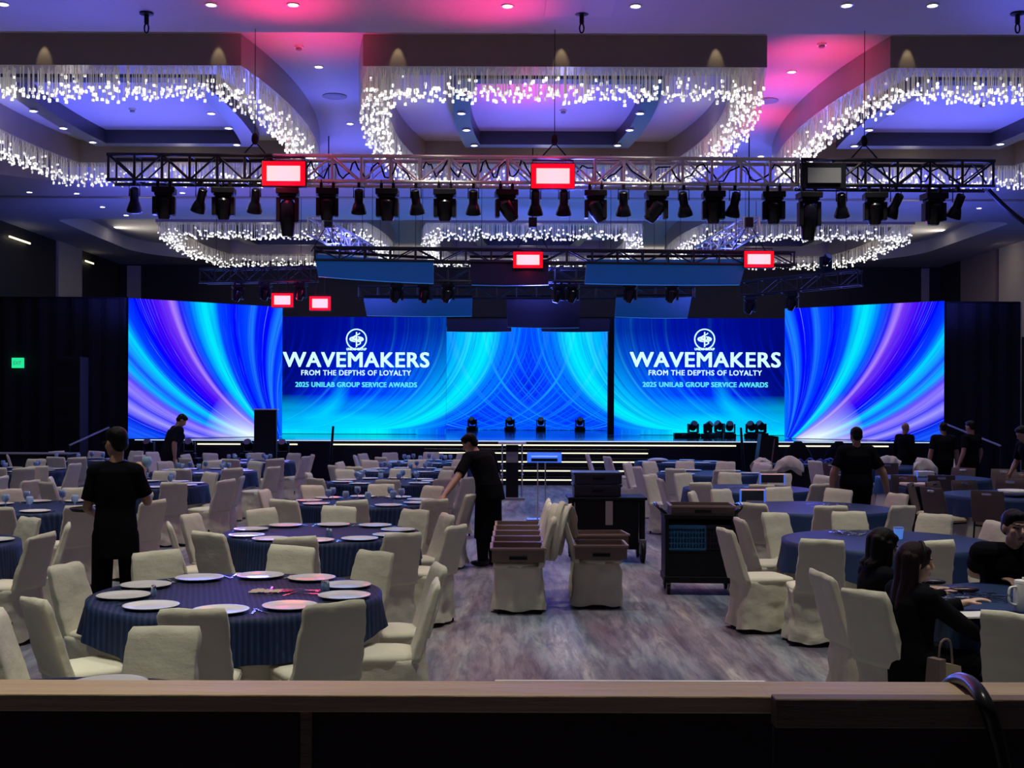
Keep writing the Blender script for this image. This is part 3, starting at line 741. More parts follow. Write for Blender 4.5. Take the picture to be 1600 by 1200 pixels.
for (x, y, tx) in ((-2.75, 16.6, -2.85), (4.75, 19.3, 4.9), (4.75, 17.5, 4.9), (4.7, 21.5, 4.75), (.6, 19.6, .5)):
    light('SPOT', 'red_ceiling_spill', (x, y, 5.2), 380, REDC, (tx, y+1.0, 7.4), spot_size=R_(54), spot_blend=1, shadow_soft_size=.4)  # red spots added away from the blinders to streak the ceiling red
strobe('unlit grey LED blinder on the right of the front truss', PY(1288, 274, 15.7), .44, .20, False)

V3 = lambda *a: Vector(a)
# ---- rear rig: blue hanging panels under trusses above the stage
def hpanel(label, pts, Y, m, cat='panel', name='hanging_panel'):
    w3 = [PY(px, py, Y) for px, py in pts]; c = sum(w3, Vector())/4
    t = thing(name, label, cat, c, 0, 'panels hanging above the stage')
    n = 8; mb = MB(); vs = []
    for i in range(n+1):
        s = i/n; top = w3[0].lerp(w3[1], s)-c; bot = w3[3].lerp(w3[2], s)-c
        sag = -.03*math.sin(PI*s)
        for (q, dy) in ((top, 0), (bot, 0)): vs += [(q.x, dy, q.z+sag*.5), (q.x, dy+.10, q.z+sag*.5)]
    fs = []
    for i in range(n):
        a, b = 4*i, 4*i+4
        fs += [(a, a+2, b+2, b), (a+1, b+1, b+3, a+3), (a, b, b+1, a+1), (a+2, a+3, b+3, b+2)]
    fs += [(0, 1, 3, 2), (4*n, 4*n+2, 4*n+3, 4*n+1)]
    mb.add(vs, fs).build('panel_face', m, t)
    for k_ in (.15, .85):
        q = w3[0].lerp(w3[1], k_)-c; MB().cone((q.x, .05, q.z+.05), (q.x, .05, ZS+.02-c.z), .005, .005, 6).build('steel_cable', M_black, t)
    MB().cone(tuple(w3[0]-c+Vector((0, .05, .06))), tuple(w3[1]-c+Vector((0, .05, .06))), .03, .03).build('hanging_bar', M_black, t)
    return t
hpanel('wide blue panel hanging upper left above the stage', [(491, 397), (677, 407), (677, 443), (497, 432)], 24.0, M_panelblue)
hpanel('dark blue panel hanging upper centre under a red light', [(734, 405), (857, 405), (857, 445), (737, 445)], 24.0, M_paneldk)
hpanel('wide blue panel hanging upper right above the stage', [(917, 405), (1168, 404), (1156, 445), (914, 443)], 24.0, M_panelblue)
hpanel('narrow blue panel hanging lower left above the stage', [(568, 466), (738, 466), (737, 494), (573, 493)], 29.5, M_panelblue)
hpanel('deep dark panel hanging lowest over the centre recess', [(791, 466), (907, 466), (905, 512), (793, 511)], 29.8, M_paneldk)
hpanel('narrow blue panel hanging lower right above the stage', [(963, 465), (1081, 464), (1074, 497), (961, 495)], 29.5, M_panelblue)
hpanel('black header panel at the left top of the recess', [(698, 499), (799, 499), (799, 518), (698, 518)], 34.0, M_paneldk)
hpanel('black header panel at the right top of the recess', [(845, 499), (953, 499), (952, 518), (846, 518)], 34.0, M_paneldk)
def tr2(lb, a, b, ya, yb, h, m):
    A, B = PY(a[0], a[1], ya), PY(b[0], b[1], yb); t = lattice_truss(lb, A, B, h, m, seg=.5); bpy.context.view_layer.update()
    inv = t.matrix_world.inverted(); n = 0
    for s in (.12, .88):
        p = A.lerp(B, s); MB().cone(inv @ p, inv @ V3(p.x, p.y, ZS+.02), .006, .006, 6).build('steel_cable', M_black, t)
    return t
tr2('dark truss carrying the upper blue panels', (492, 397), (1240, 405), 24.1, 24.1, .26, M_truss_b)
tr2('dark truss carrying the lower blue panels', (560, 457), (1085, 458), 29.9, 29.9, .28, M_truss_b)
tr2('truss sloping above the left end of the rig', (492, 352), (575, 398), 24.6, 27.5, .34, M_silver)
tr2('truss sloping above the right end of the rig', (1175, 352), (1098, 398), 24.6, 27.5, .34, M_silver)
tr2('dark truss over the left wing screen', (318, 432), (492, 428), 30.5, 29.0, .34, M_truss_b)
tr2('grey truss over the right title screen', (1160, 452), (1345, 434), 29.6, 28.0, .34, M_truss_b)
tr2('short black truss crossing the rig behind the panels', (600, 430), (1100, 430), 27.0, 27.0, .30, M_truss_b)
for (px, lb) in ((513, 'left'), (832, 'middle'), (1170, 'right')):
    a = PY(px, 382, 24.3); t = thing('rigging_bridle', 'black bridle with chain above the rear rig, %s' % lb, 'rigging', a, 0, 'bridles of the rear rig')
    MB().tube([(-.35, 0, -.15), (0, 0, .45), (.35, 0, -.15)], .012, 6).build('sling', M_black, t)
    MB().box((0, 0, .45), (.16, .12, .2)).cone((0, 0, .5), (0, 0, ZC-a.z), .012, .012).build('chain_motor', M_black, t)
# lights sitting in the rear rig
GH = Proto(moving_head(False, .3))
rr = [(620, 444, 27), (665, 444, 27), (700, 444, 27), (872, 444, 27), (895, 444, 27), (985, 444, 27), (1050, 444, 27), (415, 443, 29.66), (372, 445, 30.05), (470, 442, 29.2), (1172, 464, 29.5), (1238, 458, 28.93)]
for i, (px, py, Y) in enumerate(sorted(rr)):
    p = PY(px, py, Y); GH.put(p, random.uniform(-.6, .6), 'black moving head light in the dark rear rig, ' + nth(i, len(rr)), 'lights in the rear rig')
# ================================================================ TABLES AND CHAIRS
TR = .915
TAB = {}   # key: (x, y, phrase)
def T(k, px, py, ph):
    p = PZ(px, py, .75); TAB[k] = (p.x, p.y, ph)
TAB['A0'] = (-1.78, 4.42, 'table against the wooden rail')
T('A1', 371, 930, 'first full table, column left of aisle'); T('A2', 503, 833.5, 'second table, column left of aisle'); T('A3', 571, 785, 'third table, column left of aisle')
T('A4', 604, 753.5, 'fourth table, column left of aisle'); T('A5', 636, 736, 'fifth table, column left of aisle'); T('A6', 669, 723, 'sixth table, column left of aisle')
TAB['B2'] = (-5.15, 10.3, 'nearest table, second column left of aisle')
TAB['B3'] = (-5.33, 14.0, 'second table, second column left of aisle'); T('B4', 226, 758.5, 'third table, second column left of aisle'); T('B5', 319, 737.5, 'fourth table, second column left of aisle'); T('B6', 390, 722.5, 'fifth table, second column left of aisle')
TAB['C4'] = (-8.9, 17.6, 'nearest table, far left column'); TAB['C5'] = (-8.75, 21.4, 'middle table, far left column'); TAB['C6'] = (-8.85, 25.1, 'rear table, far left column')
TAB['D1'] = (3.62, 7.4, 'work table with seated people'); T('D2', 1385, 846, 'second table, column right of aisle'); T('D3', 1270, 794, 'third table, column right of aisle'); T('D4', 1167, 764, 'fourth table, column right of aisle')
T('D5', 1108, 740, 'fifth table, column right of aisle'); T('D6', 1060, 722.5, 'rear table, column right of aisle')
T('E4', 1584, 774, 'nearest table, far right column'); T('E5', 1457, 747, 'middle table, far right column'); T('E6', 1370, 729, 'rear table, far right column')

def cloth(par, r, z0, z1, flare, m, seed, amp=.03, folds=11, sq=.0, name='tablecloth', n=96):
    """round cloth: flat top, falling skirt with folds"""
    rnd = random.Random(seed); ph = [rnd.uniform(0, 6.28) for _ in range(4)]
    rings = []
    for rr in (0.02, r*.5, r*.97): rings.append([(rr*math.cos(2*PI*i/n), rr*math.sin(2*PI*i/n), z0) for i in range(n)])
    K = 8
    for k in range(K+1):
        t = k/K; ring = []
        for i in range(n):
            a = 2*PI*i/n
            drop = (z0-z1)*(1 + sq*math.cos(2*a+ph[3]) + .05*math.sin(5*a+ph[0]))
            wv = amp*t*(math.sin(folds*a+ph[0]) + .6*math.sin((folds*1.7//1)*a+ph[1]) + .4*math.sin(3*a+ph[2]))
            rr = r + .012 + flare*t + wv; zz = z0 - .012*(k > 0) - drop*t
            ring.append((rr*math.cos(a), rr*math.sin(a), zz))
        rings.append(ring)
    mb = MB().rings(rings, True, False)
    return mb.build(name, m, par, smooth=True)
def navy_for(k): return M_navy if k[0] in 'AB' or k in ('C4', 'C5', 'C6') else M_navyp
tb = thing('banquet_table', 'x', 'table')
MB().lathe([(TR, .725), (TR, .745)], 40).build('tabletop', M_wood_s, tb)
for a in (45, 135, 225, 315): MB().cone((.5*math.cos(R_(a)), .5*math.sin(R_(a)), 0), (.45*math.cos(R_(a)), .45*math.sin(R_(a)), .725), .02, .02).build('leg', M_grey, tb)
TBP = Proto(tb)
bigk = 0
for k, (x, y, ph) in TAB.items():
    TBP.put((x, y, 0), 0, 'round banquet table hidden under cloths, ' + ph, 'banquet tables')
    s = sum(map(ord, k))
    hem = .47 if k != 'A0' else .5
    c = cloth(None, TR-.035, .749, .03, .045, M_cream2, s, .020, 9, n=80, name='tablecloth')
    c.location = (x, y, 0); tag(c, 'cream floor-length cloth, ' + ph, 'tablecloth', 'cream under cloths')
    c = cloth(None, TR+.006, .757, {'A1': .53}.get(k, .47), .03, navy_for(k), s+5, .018, 13, sq=.16, n=110, name='table_overlay')
    c.location = (x, y, 0); c.rotation_euler[2] = random.uniform(0, 6) if k != 'A1' else .25; tag(c, 'navy blue table overlay cloth, ' + ph, 'tablecloth', 'navy overlays')

# ---- covered chair
def rr_ring(cx, cy, hx, hy, z, n=40, p=6.0, rot=0.0):
    pts = []
    for i in range(n):
        a = 2*PI*i/n; c, s = math.cos(a), math.sin(a)
        k = (abs(c)**p + abs(s)**p)**(-1/p)
        pts.append(Vector((cx + hx*k*c, cy + hy*k*s, z)))
    return pts
def wrinkle(pts_rings, amp, seed, sc=(5, 5, 9)):
    out = []
    for ring in pts_rings:
        c = sum(ring, Vector())/len(ring); o = []
        for p in ring:
            d = (p-c); d.z = 0; d = d.normalized() if d.length > 1e-6 else Vector((0, 0, 0))
            q = Vector((p.x*sc[0]+seed*7.3, p.y*sc[1], p.z*sc[2]))
            o.append(p + d*amp*noise.noise(q) + d*amp*.6*noise.noise(q*2.3 + Vector((3, 1, seed))))
        out.append(o)
    return out
BACK_TOP_Y, BACK_Z = -.345, .90
def covered_chair(seed, m):
    rnd = random.Random(seed)
    t = thing('banquet_chair', 'x', 'chair')
    # backrest slab, leaning back
    rs = []; K = 14
    for k in range(K+1):
        s = k/K; z = .44 + (BACK_Z-.44)*s; yc = -.205 + (BACK_TOP_Y+.205)*s
        hx = .205 - .026*s; hy = .034 - .008*s
        if k == K: z = BACK_Z; hx -= .010; hy *= .4
        rs.append(rr_ring(0, yc, hx, hy, z, 44, 7))
    rs = wrinkle(rs, .012, seed, (6, 6, 10))
    lift = [rnd.uniform(-.008, .012) for _ in range(3)]
    for p in rs[-1]: p.z += lift[0]*p.x/.2 + .004*math.sin(p.x*30+seed)
    MB().rings(rs).build('backrest', m, t, smooth=True)
    # seat cushion
    rs = [rr_ring(0, .02, .212, .22, .435, 44, 5), rr_ring(0, .02, .218, .226, .455, 44, 5), rr_ring(0, .02, .212, .22, .474, 44, 5), rr_ring(0, .02, .18, .18, .486, 44, 4), rr_ring(0, .02, .06, .06, .489, 44, 3)]
    MB().rings(wrinkle(rs, .008, seed+3)).build('seat', m, t, smooth=True)
    # skirt to the floor
    rs = []; K = 14
    for k in range(K+1):
        s = k/K; z = .455 - (.455-.035)*s
        hx = .212 + .030*s*s; hy = .222 + .028*s*s; ring = rr_ring(0, -.004, hx, hy, z, 64, 6.5)
        for i, p in enumerate(ring):
            a = 2*PI*i/64; wv = .012*s*(math.sin(7*a+seed) + .7*math.sin(13*a+seed*2))
            p.x += wv*math.cos(a); p.y += wv*math.sin(a); p.z += .012*s*math.sin(5*a+seed*1.7)
        rs.append(ring)
    MB().rings(wrinkle(rs, .022, seed+9, (5, 5, 7)), True, False).build('skirt', m, t, smooth=True)
    mb = MB()
    for sx in (-1, 1):
        for sy in (-1, 1): mb.cone((sx*.19, sy*.19, 0), (sx*.19, sy*.19, .2), .013, .013, 6)
    mb.build('feet', M_black, t)
    return t
CCH = [Proto(covered_chair(s, M_cream)) for s in (1, 2, 3, 4, 5)]
def bare_chair():
    t = thing('banquet_chair', 'x', 'chair')
    rs = []; K = 10
    for k in range(K+1):
        s = k/K; rs.append(rr_ring(0, -.20-.10*s, .215-.01*s*s, .022 if 0 < k < K else .010, .46+.42*s, 30, 6))
    bk_ = MB().rings(rs).build('backrest', M_brownch, t, smooth='auto')
    h = MB().box((0, -.288, .835), (.13, .058, .035)).build('handle_slot', M_chrome, bk_, bevel=.01)
    MB().rings([rr_ring(0, .02, .21, .21, .42, 30, 5), rr_ring(0, .02, .225, .225, .45, 30, 5), rr_ring(0, .02, .21, .21, .475, 30, 5), rr_ring(0, .02, .1, .1, .485, 30, 3)]).build('seat', M_tan, t, smooth='auto')
    MB().box((0, .02, .41), (.40, .40, .025)).build('seat_frame', M_black, t)
    for sx in (-1, 1):
        MB().cone((sx*.20, .21, 0), (sx*.19, .19, .41), .013, .013, 6).build('leg', M_black, t)
        MB().cone((sx*.20, -.24, 0), (sx*.19, -.19, .46), .013, .013, 6).build('leg', M_black, t)
    MB().cone((-.2, .2, .2), (.2, .2, .2), .009, .009, 6).cone((-.2, -.21, .2), (.2, -.21, .2), .009, .009, 6).build('stretcher', M_black, t)
    return t
BCH = Proto(bare_chair())

# back-top centre (photo grid), table, kind
CH = """49 936 A1;100 881 A1;244 861 A1;457 853 A1;588 861 A1;684 908 A1;688 882 A1;525 941 A1;300 952 A1;260 978 A0;-6 958 A1
66 835 B2;48 809 B2;108 818 B2;-6 796 B3;128 793 B3;12 768 B3;72 756 B4;78 745 B4;49 751 C4;51 729 C5;30 736 C5;8 733 C5;5 744 C4;118 724 C5;117 717 C6;119 763 B3
11 710 C6;38 708 C6;88 705 C6;90 714 C6;57 717 C5;151 705 C6;214 704 C6;218 711 C6;237 706 B6
257 721 B5;268 716 B6;289 710 B6;289 718 B6;328 708 B6;400 708 B6;332 721 B5;360 719 B6;257 739 B4;281 736 B5;330 740 B4;363 733 B5;379 744 B4;354 750 B4;272 757 B4;234 768 B3;240 783 B3
296 803 A2;263 817 A2;325 832 A2;407 795 A2;411 765 A3;400 722 B5;430 718 B6;428 731 B5;481 738 A4;492 752 A4;487 759 A3;460 708 B6;478 713 B6;489 710 B6
530 722 A5;519 727 A5;538 734 A4;553 729 A5;554 711 A6;566 706 A6;577 719 A5;595 714 A6;609 705 A6;674 704 A6;652 718 A5;626 732 A4;596 757 A3;606 752 A4;530 791 A2;550 782 A3;443 781 A3;461 839 A2
630 833 A2;650 796 A2;680 780 A3;678 759 A3;697 750 A4;699 735 A4;706 729 A5;720 718 A5;700 803 A2;714 821 A2;736 772 A3;733 752 A4;726 708 A6
917 709 D6;948 714 D6;979 723 D5;995 729 D5;1014 721 D5;1015 741 D4;1031 748 D4;1055 732 D5;1066 739 D4;1070 720 D5;1134 721 D5;1132 734 D5;1140 738 D4;1094 752 D4;1125 764 D3;1080 768 D3
1190 755 D4;1216 761 D3;1219 740 D4;1201 734 D5;1191 716 D5;1197 725 D5;1232 713 E6;1280 721 E6;1282 756 D4;1311 764 D3;1299 790 D3;1326 799 D2;1285 843 D2;1210 801 D2;1175 786 D3;1155 810 D2;1132 826 D2
1457 845 D2;1553 862 D1;1283 895 D1;1349 922 D1;1585 958 D1;1404 771 D3;1412 790 D3;1462 803 D2;1560 815 D2;1392 712 E6;1443 716 E6;1482 717 E5;1287 743 D4"""
BARE = """1289 729 E6;1316 736 E6;1410 742 E5;1472 741 E5;1452 750 E4;1451 760 E4;1540 765 E4;1503 748 E4;1507 729 E5;1569 731 E4;1578 740 E4;1599 736 E4;1417 752 E4;1388 722 E6"""
def parse(s): return [(float(a), float(b), k) for a, b, k in (e.split() for e in s.replace('\n', ';').split(';') if e.strip())]
chairs = [(x, y, k, 0) for x, y, k in parse(CH)] + [(x, y, k, 1) for x, y, k in parse(BARE)]
FORCE = {(684.0, 908.0): -95, (688.0, 882.0): -105, (1283.0, 895.0): 82, (1349.0, 922.0): 62, (1132.0, 826.0): 78, (1155.0, 810.0): 86, (1285.0, 843.0): 5, (-6.0, 958.0): 80}
RLIM = {'A0': 1.1}
rec = []
for (px, py, k, bare) in chairs:
    p = PZ(px, py, BACK_Z); tx, ty, ph = TAB[k]
    d = Vector((p.x-tx, p.y-ty)); r = d.length
    lo, hi = 1.18, 1.72
    if (px, py) not in FORCE:
        # slide along the sight line only as much as needed to stand clear of the table
        if r < lo or r > hi:
            best = None; ray = Vector((p.x, p.y)).normalized()
            for s in [i*.05 for i in range(-40, 41)]:
                q = Vector((p.x, p.y)) + ray*s; rr = (q - Vector((tx, ty))).length
                if lo <= rr <= hi and (best is None or abs(s) < abs(best[0])): best = (s, q)
            if best: p.x, p.y = best[1]
            elif r < lo: q = Vector((tx, ty)) + d.normalized()*lo; p.x, p.y = q
        d = Vector((tx-p.x, ty-p.y)); ang = math.atan2(-d.x, d.y)      # rotation about z turning +Y to d
        ang += random.uniform(-.12, .12)
    else: ang = -R_(FORCE[(px, py)])
    rec.append([p, ang, k, bare, px])
# keep neighbours from standing inside one another
for it in range(30):
    for i in range(len(rec)):
        for j in range(i+1, len(rec)):
            a, b = rec[i][0], rec[j][0]; dx, dy = b.x-a.x, b.y-a.y; dd = math.hypot(dx, dy)
            if dd < .50 and dd > 1e-4:
                k_ = (.50-dd)/2/dd*.5; a.x -= dx*k_*.3; b.x += dx*k_*.3; a.y -= dy*k_; b.y += dy*k_
def view(p, ang):
    f = Vector((-math.sin(ang), math.cos(ang))); v = Vector((p.x, p.y)).normalized(); c = f.dot(v)
    return 'back' if c > .45 else 'front' if c < -.45 else 'side'
grp = {}
for r_ in rec: grp.setdefault((r_[2], view(r_[0], r_[1]), r_[3]), []).append(r_)
WORD = {'back': 'seen from behind', 'front': 'facing the camera', 'side': 'seen side-on'}
q = 0
for (k, vw, bare), L in grp.items():
    L.sort(key=lambda r: px_of(r[0]))
    for i, (p, ang, _, _, px) in enumerate(L):
        off = Matrix.Rotation(ang, 3, 'Z') @ Vector((0, BACK_TOP_Y, 0)); loc = (p.x-off.x, p.y-off.y, 0)
        lab = '%s chair %s, %s, %s' % ('bare brown' if bare else 'covered', WORD[vw], nth(i, len(L)), TAB[k][2])
        if bare: BCH.put(loc, ang, lab, 'bare brown banquet chairs')
        else:
            CCH[q % 5].put(loc, ang, lab, 'cream covered banquet chairs'); q += 1

# ---- plates, cutlery, glasses
pl = MB().lathe([(.02, .0), (.10, .0), (.135, .006), (.166, .016), (.168, .020), (.160, .020), (.125, .010), (.09, .007), (.01, .007)], 40).build('charger_plate', M_plate, smooth=True)
pl['category'] = 'plate'; PLP = Proto(pl); ZT_ = .7585
def fork_mb(M=None):
    mb = MB(); mb.box((0, -.05, .003), (.009, .11, .003)).box((0, .02, .004), (.014, .04, .003))
    for s in (-.008, -.0027, .0027, .008): mb.box((s, .055, .005), (.003, .045, .002))
    mb.box((0, .033, .004), (.020, .01, .003)); return mb
def knife_mb():
    mb = MB(); mb.box((0, -.055, .004), (.013, .09, .006)).add([(-.008, -.01, .002), (.008, -.01, .002), (.008, .08, .002), (.0, .10, .002), (-.008, .085, .002), (-.008, -.01, .004), (.008, -.01, .004), (.008, .08, .004), (0, .10, .004), (-.008, .085, .004)],
        [(4, 3, 2, 1, 0), (5, 6, 7, 8, 9), (0, 1, 6, 5), (1, 2, 7, 6), (2, 3, 8, 7), (3, 4, 9, 8), (4, 0, 5, 9)]); return mb
fk = fork_mb().build('fork', M_chrome); fk['category'] = 'fork'; FK = Proto(fk)
kn = knife_mb().build('knife', M_chrome); kn['category'] = 'knife'; KN = Proto(kn)
def plates_px(k, L):
    out = []
    for px, py in L:
        p = PZ(px, py, ZT_+.01); out.append((p.x, p.y))
    return out
PX = {'A1': [(222, 914), (193, 931), (236, 947), (308, 902), (345, 954), (453, 947), (538, 931), (551, 914), (500, 901), (412, 896)],
      'A2': [(375, 837), (404, 845), (492, 846), (568, 843), (610, 836), (446, 821), (389, 827), (521, 820), (586, 821), (622, 828)],
      'A0': [(183, 1063), (352, 1077)]}
def ringp(k, n, r=.71, a0=.3):
    x, y, _ = TAB[k]; return [(x+r*math.cos(a0+2*PI*i/n), y+r*math.sin(a0+2*PI*i/n)) for i in range(n)]
PLT = {k: plates_px(k, v) for k, v in PX.items()}
for k, n in (('A3', 9), ('A4', 9), ('A5', 9), ('A6', 9), ('B2', 9), ('B3', 9), ('B4', 9), ('B5', 9), ('B6', 9), ('C4', 6), ('C5', 8), ('C6', 8), ('D5', 6), ('D6', 6)): PLT[k] = ringp(k, n, a0=sum(map(ord, k))*.37)
for k, L in PLT.items():
    x, y, ph = TAB[k]; L.sort(key=lambda p: p[0]/p[1])
    for i, (a, b) in enumerate(L):
        dx, dy = a-x, b-y; r = math.hypot(dx, dy)
        if r > .735: a, b = x+dx/r*.735, y+dy/r*.735
        PLP.put((a, b, ZT_), 0, 'white charger plate, %s, %s' % (nth(i, len(L)), ph), 'white charger plates')
        if k in ('A0', 'A1', 'A2', 'A3', 'B2', 'B3'):
            an = math.atan2(y-b, x-a); rz = an - PI/2
            side = Vector((math.cos(rz), math.sin(rz)))
            for P_, s, nm, ct in ((FK, -.20, 'fork', 'forks'), (KN, .195, 'knife', 'knives')):
                ox, oy = a + side.x*s - math.cos(an)*.0, b + side.y*s
                if math.hypot(ox-x, oy-y) < .83:
                    P_.put((ox, oy, ZT_), rz, 'steel %s beside plate %s, %s' % (nm, nth(i, len(L)).replace(' from left', ' along'), ph), 'steel %s at the place settings' % ct)
gl = thing('water_goblet', 'x', 'glass')
MB().lathe([(.034, 0), (.034, .003), (.006, .008), (.005, .065)], 16, cap1=False).build('stem', M_glass, gl, smooth=True)
MB().lathe([(.005, .063), (.030, .078), (.042, .105), (.040, .135), (.033, .160), (.031, .160), (.038, .135), (.040, .106), (.028, .080), (.003, .068)], 18, cap0=False, cap1=False).build('bowl', M_glass, gl, smooth=True)
GL = Proto(gl)
for k, n in (('A3', 8), ('A4', 9), ('A5', 9), ('A6', 9), ('B3', 6), ('B4', 6), ('B5', 8), ('B6', 8), ('C5', 5), ('C6', 5)):
    L = ringp(k, n, .47, a0=1.0+sum(map(ord, k))*.21); L.sort(key=lambda p: p[0]/p[1]); ph = TAB[k][2]
    for i, (a, b) in enumerate(L): GL.put((a+random.uniform(-.05, .05), b+random.uniform(-.05, .05), ZT_), 0, 'clear goblet, %s, %s' % (nth(i, len(L)), ph), 'goblets on the tables')
# little shakers in the middle of the nearer tables
sh = thing('salt_shaker', 'x', 'shaker'); MB().lathe([(.018, 0), (.020, .01), (.015, .05)], 12).build('glass_body', M_glass, sh, smooth='auto'); MB().lathe([(.016, .05), (.016, .062), (.008, .070)], 12).build('steel_cap', M_chrome, sh, smooth='auto')
SH = Proto(sh)
for (px, py, k, w_) in ((505, 917, 'A1', 'left'), (511, 918, 'A1', 'right'), (512, 834, 'A2', 'left'), (517, 835, 'A2', 'right'), (240, 926, 'A1', 'plate side')):
    p = PZ(px, py, ZT_+.02); SH.put((p.x, p.y, ZT_), 0, 'small glass shaker, %s one, %s' % (w_, TAB[k][2]), 'shakers on tables')
# spare cutlery heaps: each piece its own
def heap(cx_, cy_, n, spread, k, what):
    for i in range(n):
        P_, nm, ct = ((FK, 'fork', 'forks'), (KN, 'knife', 'knives'))[i % 2]
        o = P_.put((cx_+random.uniform(-spread, spread), cy_+random.uniform(-spread, spread)*.8, ZT_+.004*(i//3)), random.uniform(0, 6.28), 'steel %s lying in the loose heap, %s' % (nm, TAB[k][2]), 'loose cutlery, %s, %s' % (ct, k.replace('A', 'left ').replace('D', 'right ')))
p = PZ(455, 924, ZT_); heap(p.x, p.y, 8, .14, 'A1', 'A1')
p = PZ(1335, 833, ZT_); heap(p.x, p.y, 16, .20, 'D2', 'D2')
p = PZ(1530, 935, ZT_); heap(p.x, p.y, 24, .20, 'D1', 'D1')
p = PZ(1300, 790, ZT_); heap(p.x, p.y, 12, .30, 'D3', 'D3')
p = PZ(1158, 762, ZT_); heap(p.x, p.y, 8, .15, 'D4', 'D4')
# red-lit heap on the front table as a napkin, red light put into its colour
p = PZ(415, 925, ZT_)
t = thing('napkin', 'crumpled pink-lit napkin lying near the middle of the front table', 'napkin', (p.x, p.y, ZT_))
mb = MB(); N = 16
vs = [(((i/N)-.5)*.20, ((j/N)-.5)*.13, .004+.022*abs(noise.noise(Vector((i*.45, j*.45, 2))))) for j in range(N+1) for i in range(N+1)]
mb.add(vs, [(j*(N+1)+i, j*(N+1)+i+1, (j+1)*(N+1)+i+1, (j+1)*(N+1)+i) for j in range(N) for i in range(N)]).build('cloth', M_pink, t, smooth=True)
# ================================================================ PEOPLE
def fused(mb, name, mats, vox, smooth_it=3, parent=None, fac=.5):
    """fuse the overlapping volumes into one continuous skin"""
    me = mb.mesh(name, mats); o = bpy.data.objects.new(name, me); COL.objects.link(o)
    r = o.modifiers.new('r', 'REMESH'); r.mode = 'VOXEL'; r.voxel_size = vox; r.adaptivity = 0; r.use_smooth_shade = True
    if smooth_it:
        s = o.modifiers.new('s', 'SMOOTH'); s.iterations = smooth_it; s.factor = fac
    bpy.context.view_layer.update(); dg = bpy.context.evaluated_depsgraph_get()
    nm = bpy.data.meshes.new_from_object(o.evaluated_get(dg)); bpy.data.objects.remove(o)
    nm.materials.clear()
    for m in (mats if isinstance(mats, (list, tuple)) else [mats]): nm.materials.append(m)
    nm.polygons.foreach_set('use_smooth', [True]*len(nm.polygons)); nm.polygons.foreach_set('material_index', [0]*len(nm.polygons))
    c = bpy.data.objects.new(name, nm); COL.objects.link(c)
    if parent is not None: c.parent = parent
    return c
def V(*a): return Vector(a)
def frame(f, up=V(0, 0, 1)):
    f = f.normalized(); r = f.cross(up).normalized(); u = r.cross(f)
    return Matrix((r, f, u)).transposed()          # columns: right, forward, up
def loft(mb, secs, n=20):
    """secs: (centre, right, fwd, rx, ry)"""
    mb.rings([[c + r*(rx*math.cos(2*PI*i/n)) + f*(ry*math.sin(2*PI*i/n)) for i in range(n)] for c, r, f, rx, ry in secs])
def hand(mb, wrist, d, nrm, right, curl=.5, k=1.0, spread=.16):
    """palm along d, back of hand facing nrm; thumb towards -side"""
    d = d.normalized(); s = d.cross(nrm).normalized()*(1 if right else -1); nrm = s.cross(d).normalized()*(1 if right else -1)
    if nrm.dot(nrm) < .5: nrm = V(0, 0, 1)
    pc = wrist + d*.048*k
    Rm = Matrix((s, d, nrm)).transposed()
    mb.ell(pc, (.040*k, .052*k, .016*k), 14, 8, Rm=Rm)
    mb.cap(wrist - d*.02, wrist + d*.02, .024*k, .024*k)
    for i, (off, L) in enumerate(((-.030, .070), (-.010, .080), (.010, .075), (.028, .058))):
        a = wrist + d*.088*k + s*off*k; ang = curl; dd = (d + s*off*spread*20*.05).normalized(); p = a; r0 = .0088*k
        for seg in (.42, .32, .26):
            q = p + (dd*math.cos(ang) - nrm*math.sin(ang))*L*seg*k; mb.cap(p, q, r0, r0*.92, 8); p = q; ang += curl*.9; r0 *= .92
    a = wrist + d*.03*k - s*.03*k; q = a + (-s*.6 + d*.75 - nrm*.3).normalized()*.038*k; mb.cap(a, q, .012*k, .0105*k, 8)
    q2 = q + (-s*.15 + d*.95 - nrm*.3).normalized()*.032*k; mb.cap(q, q2, .0105*k, .0085*k, 8)

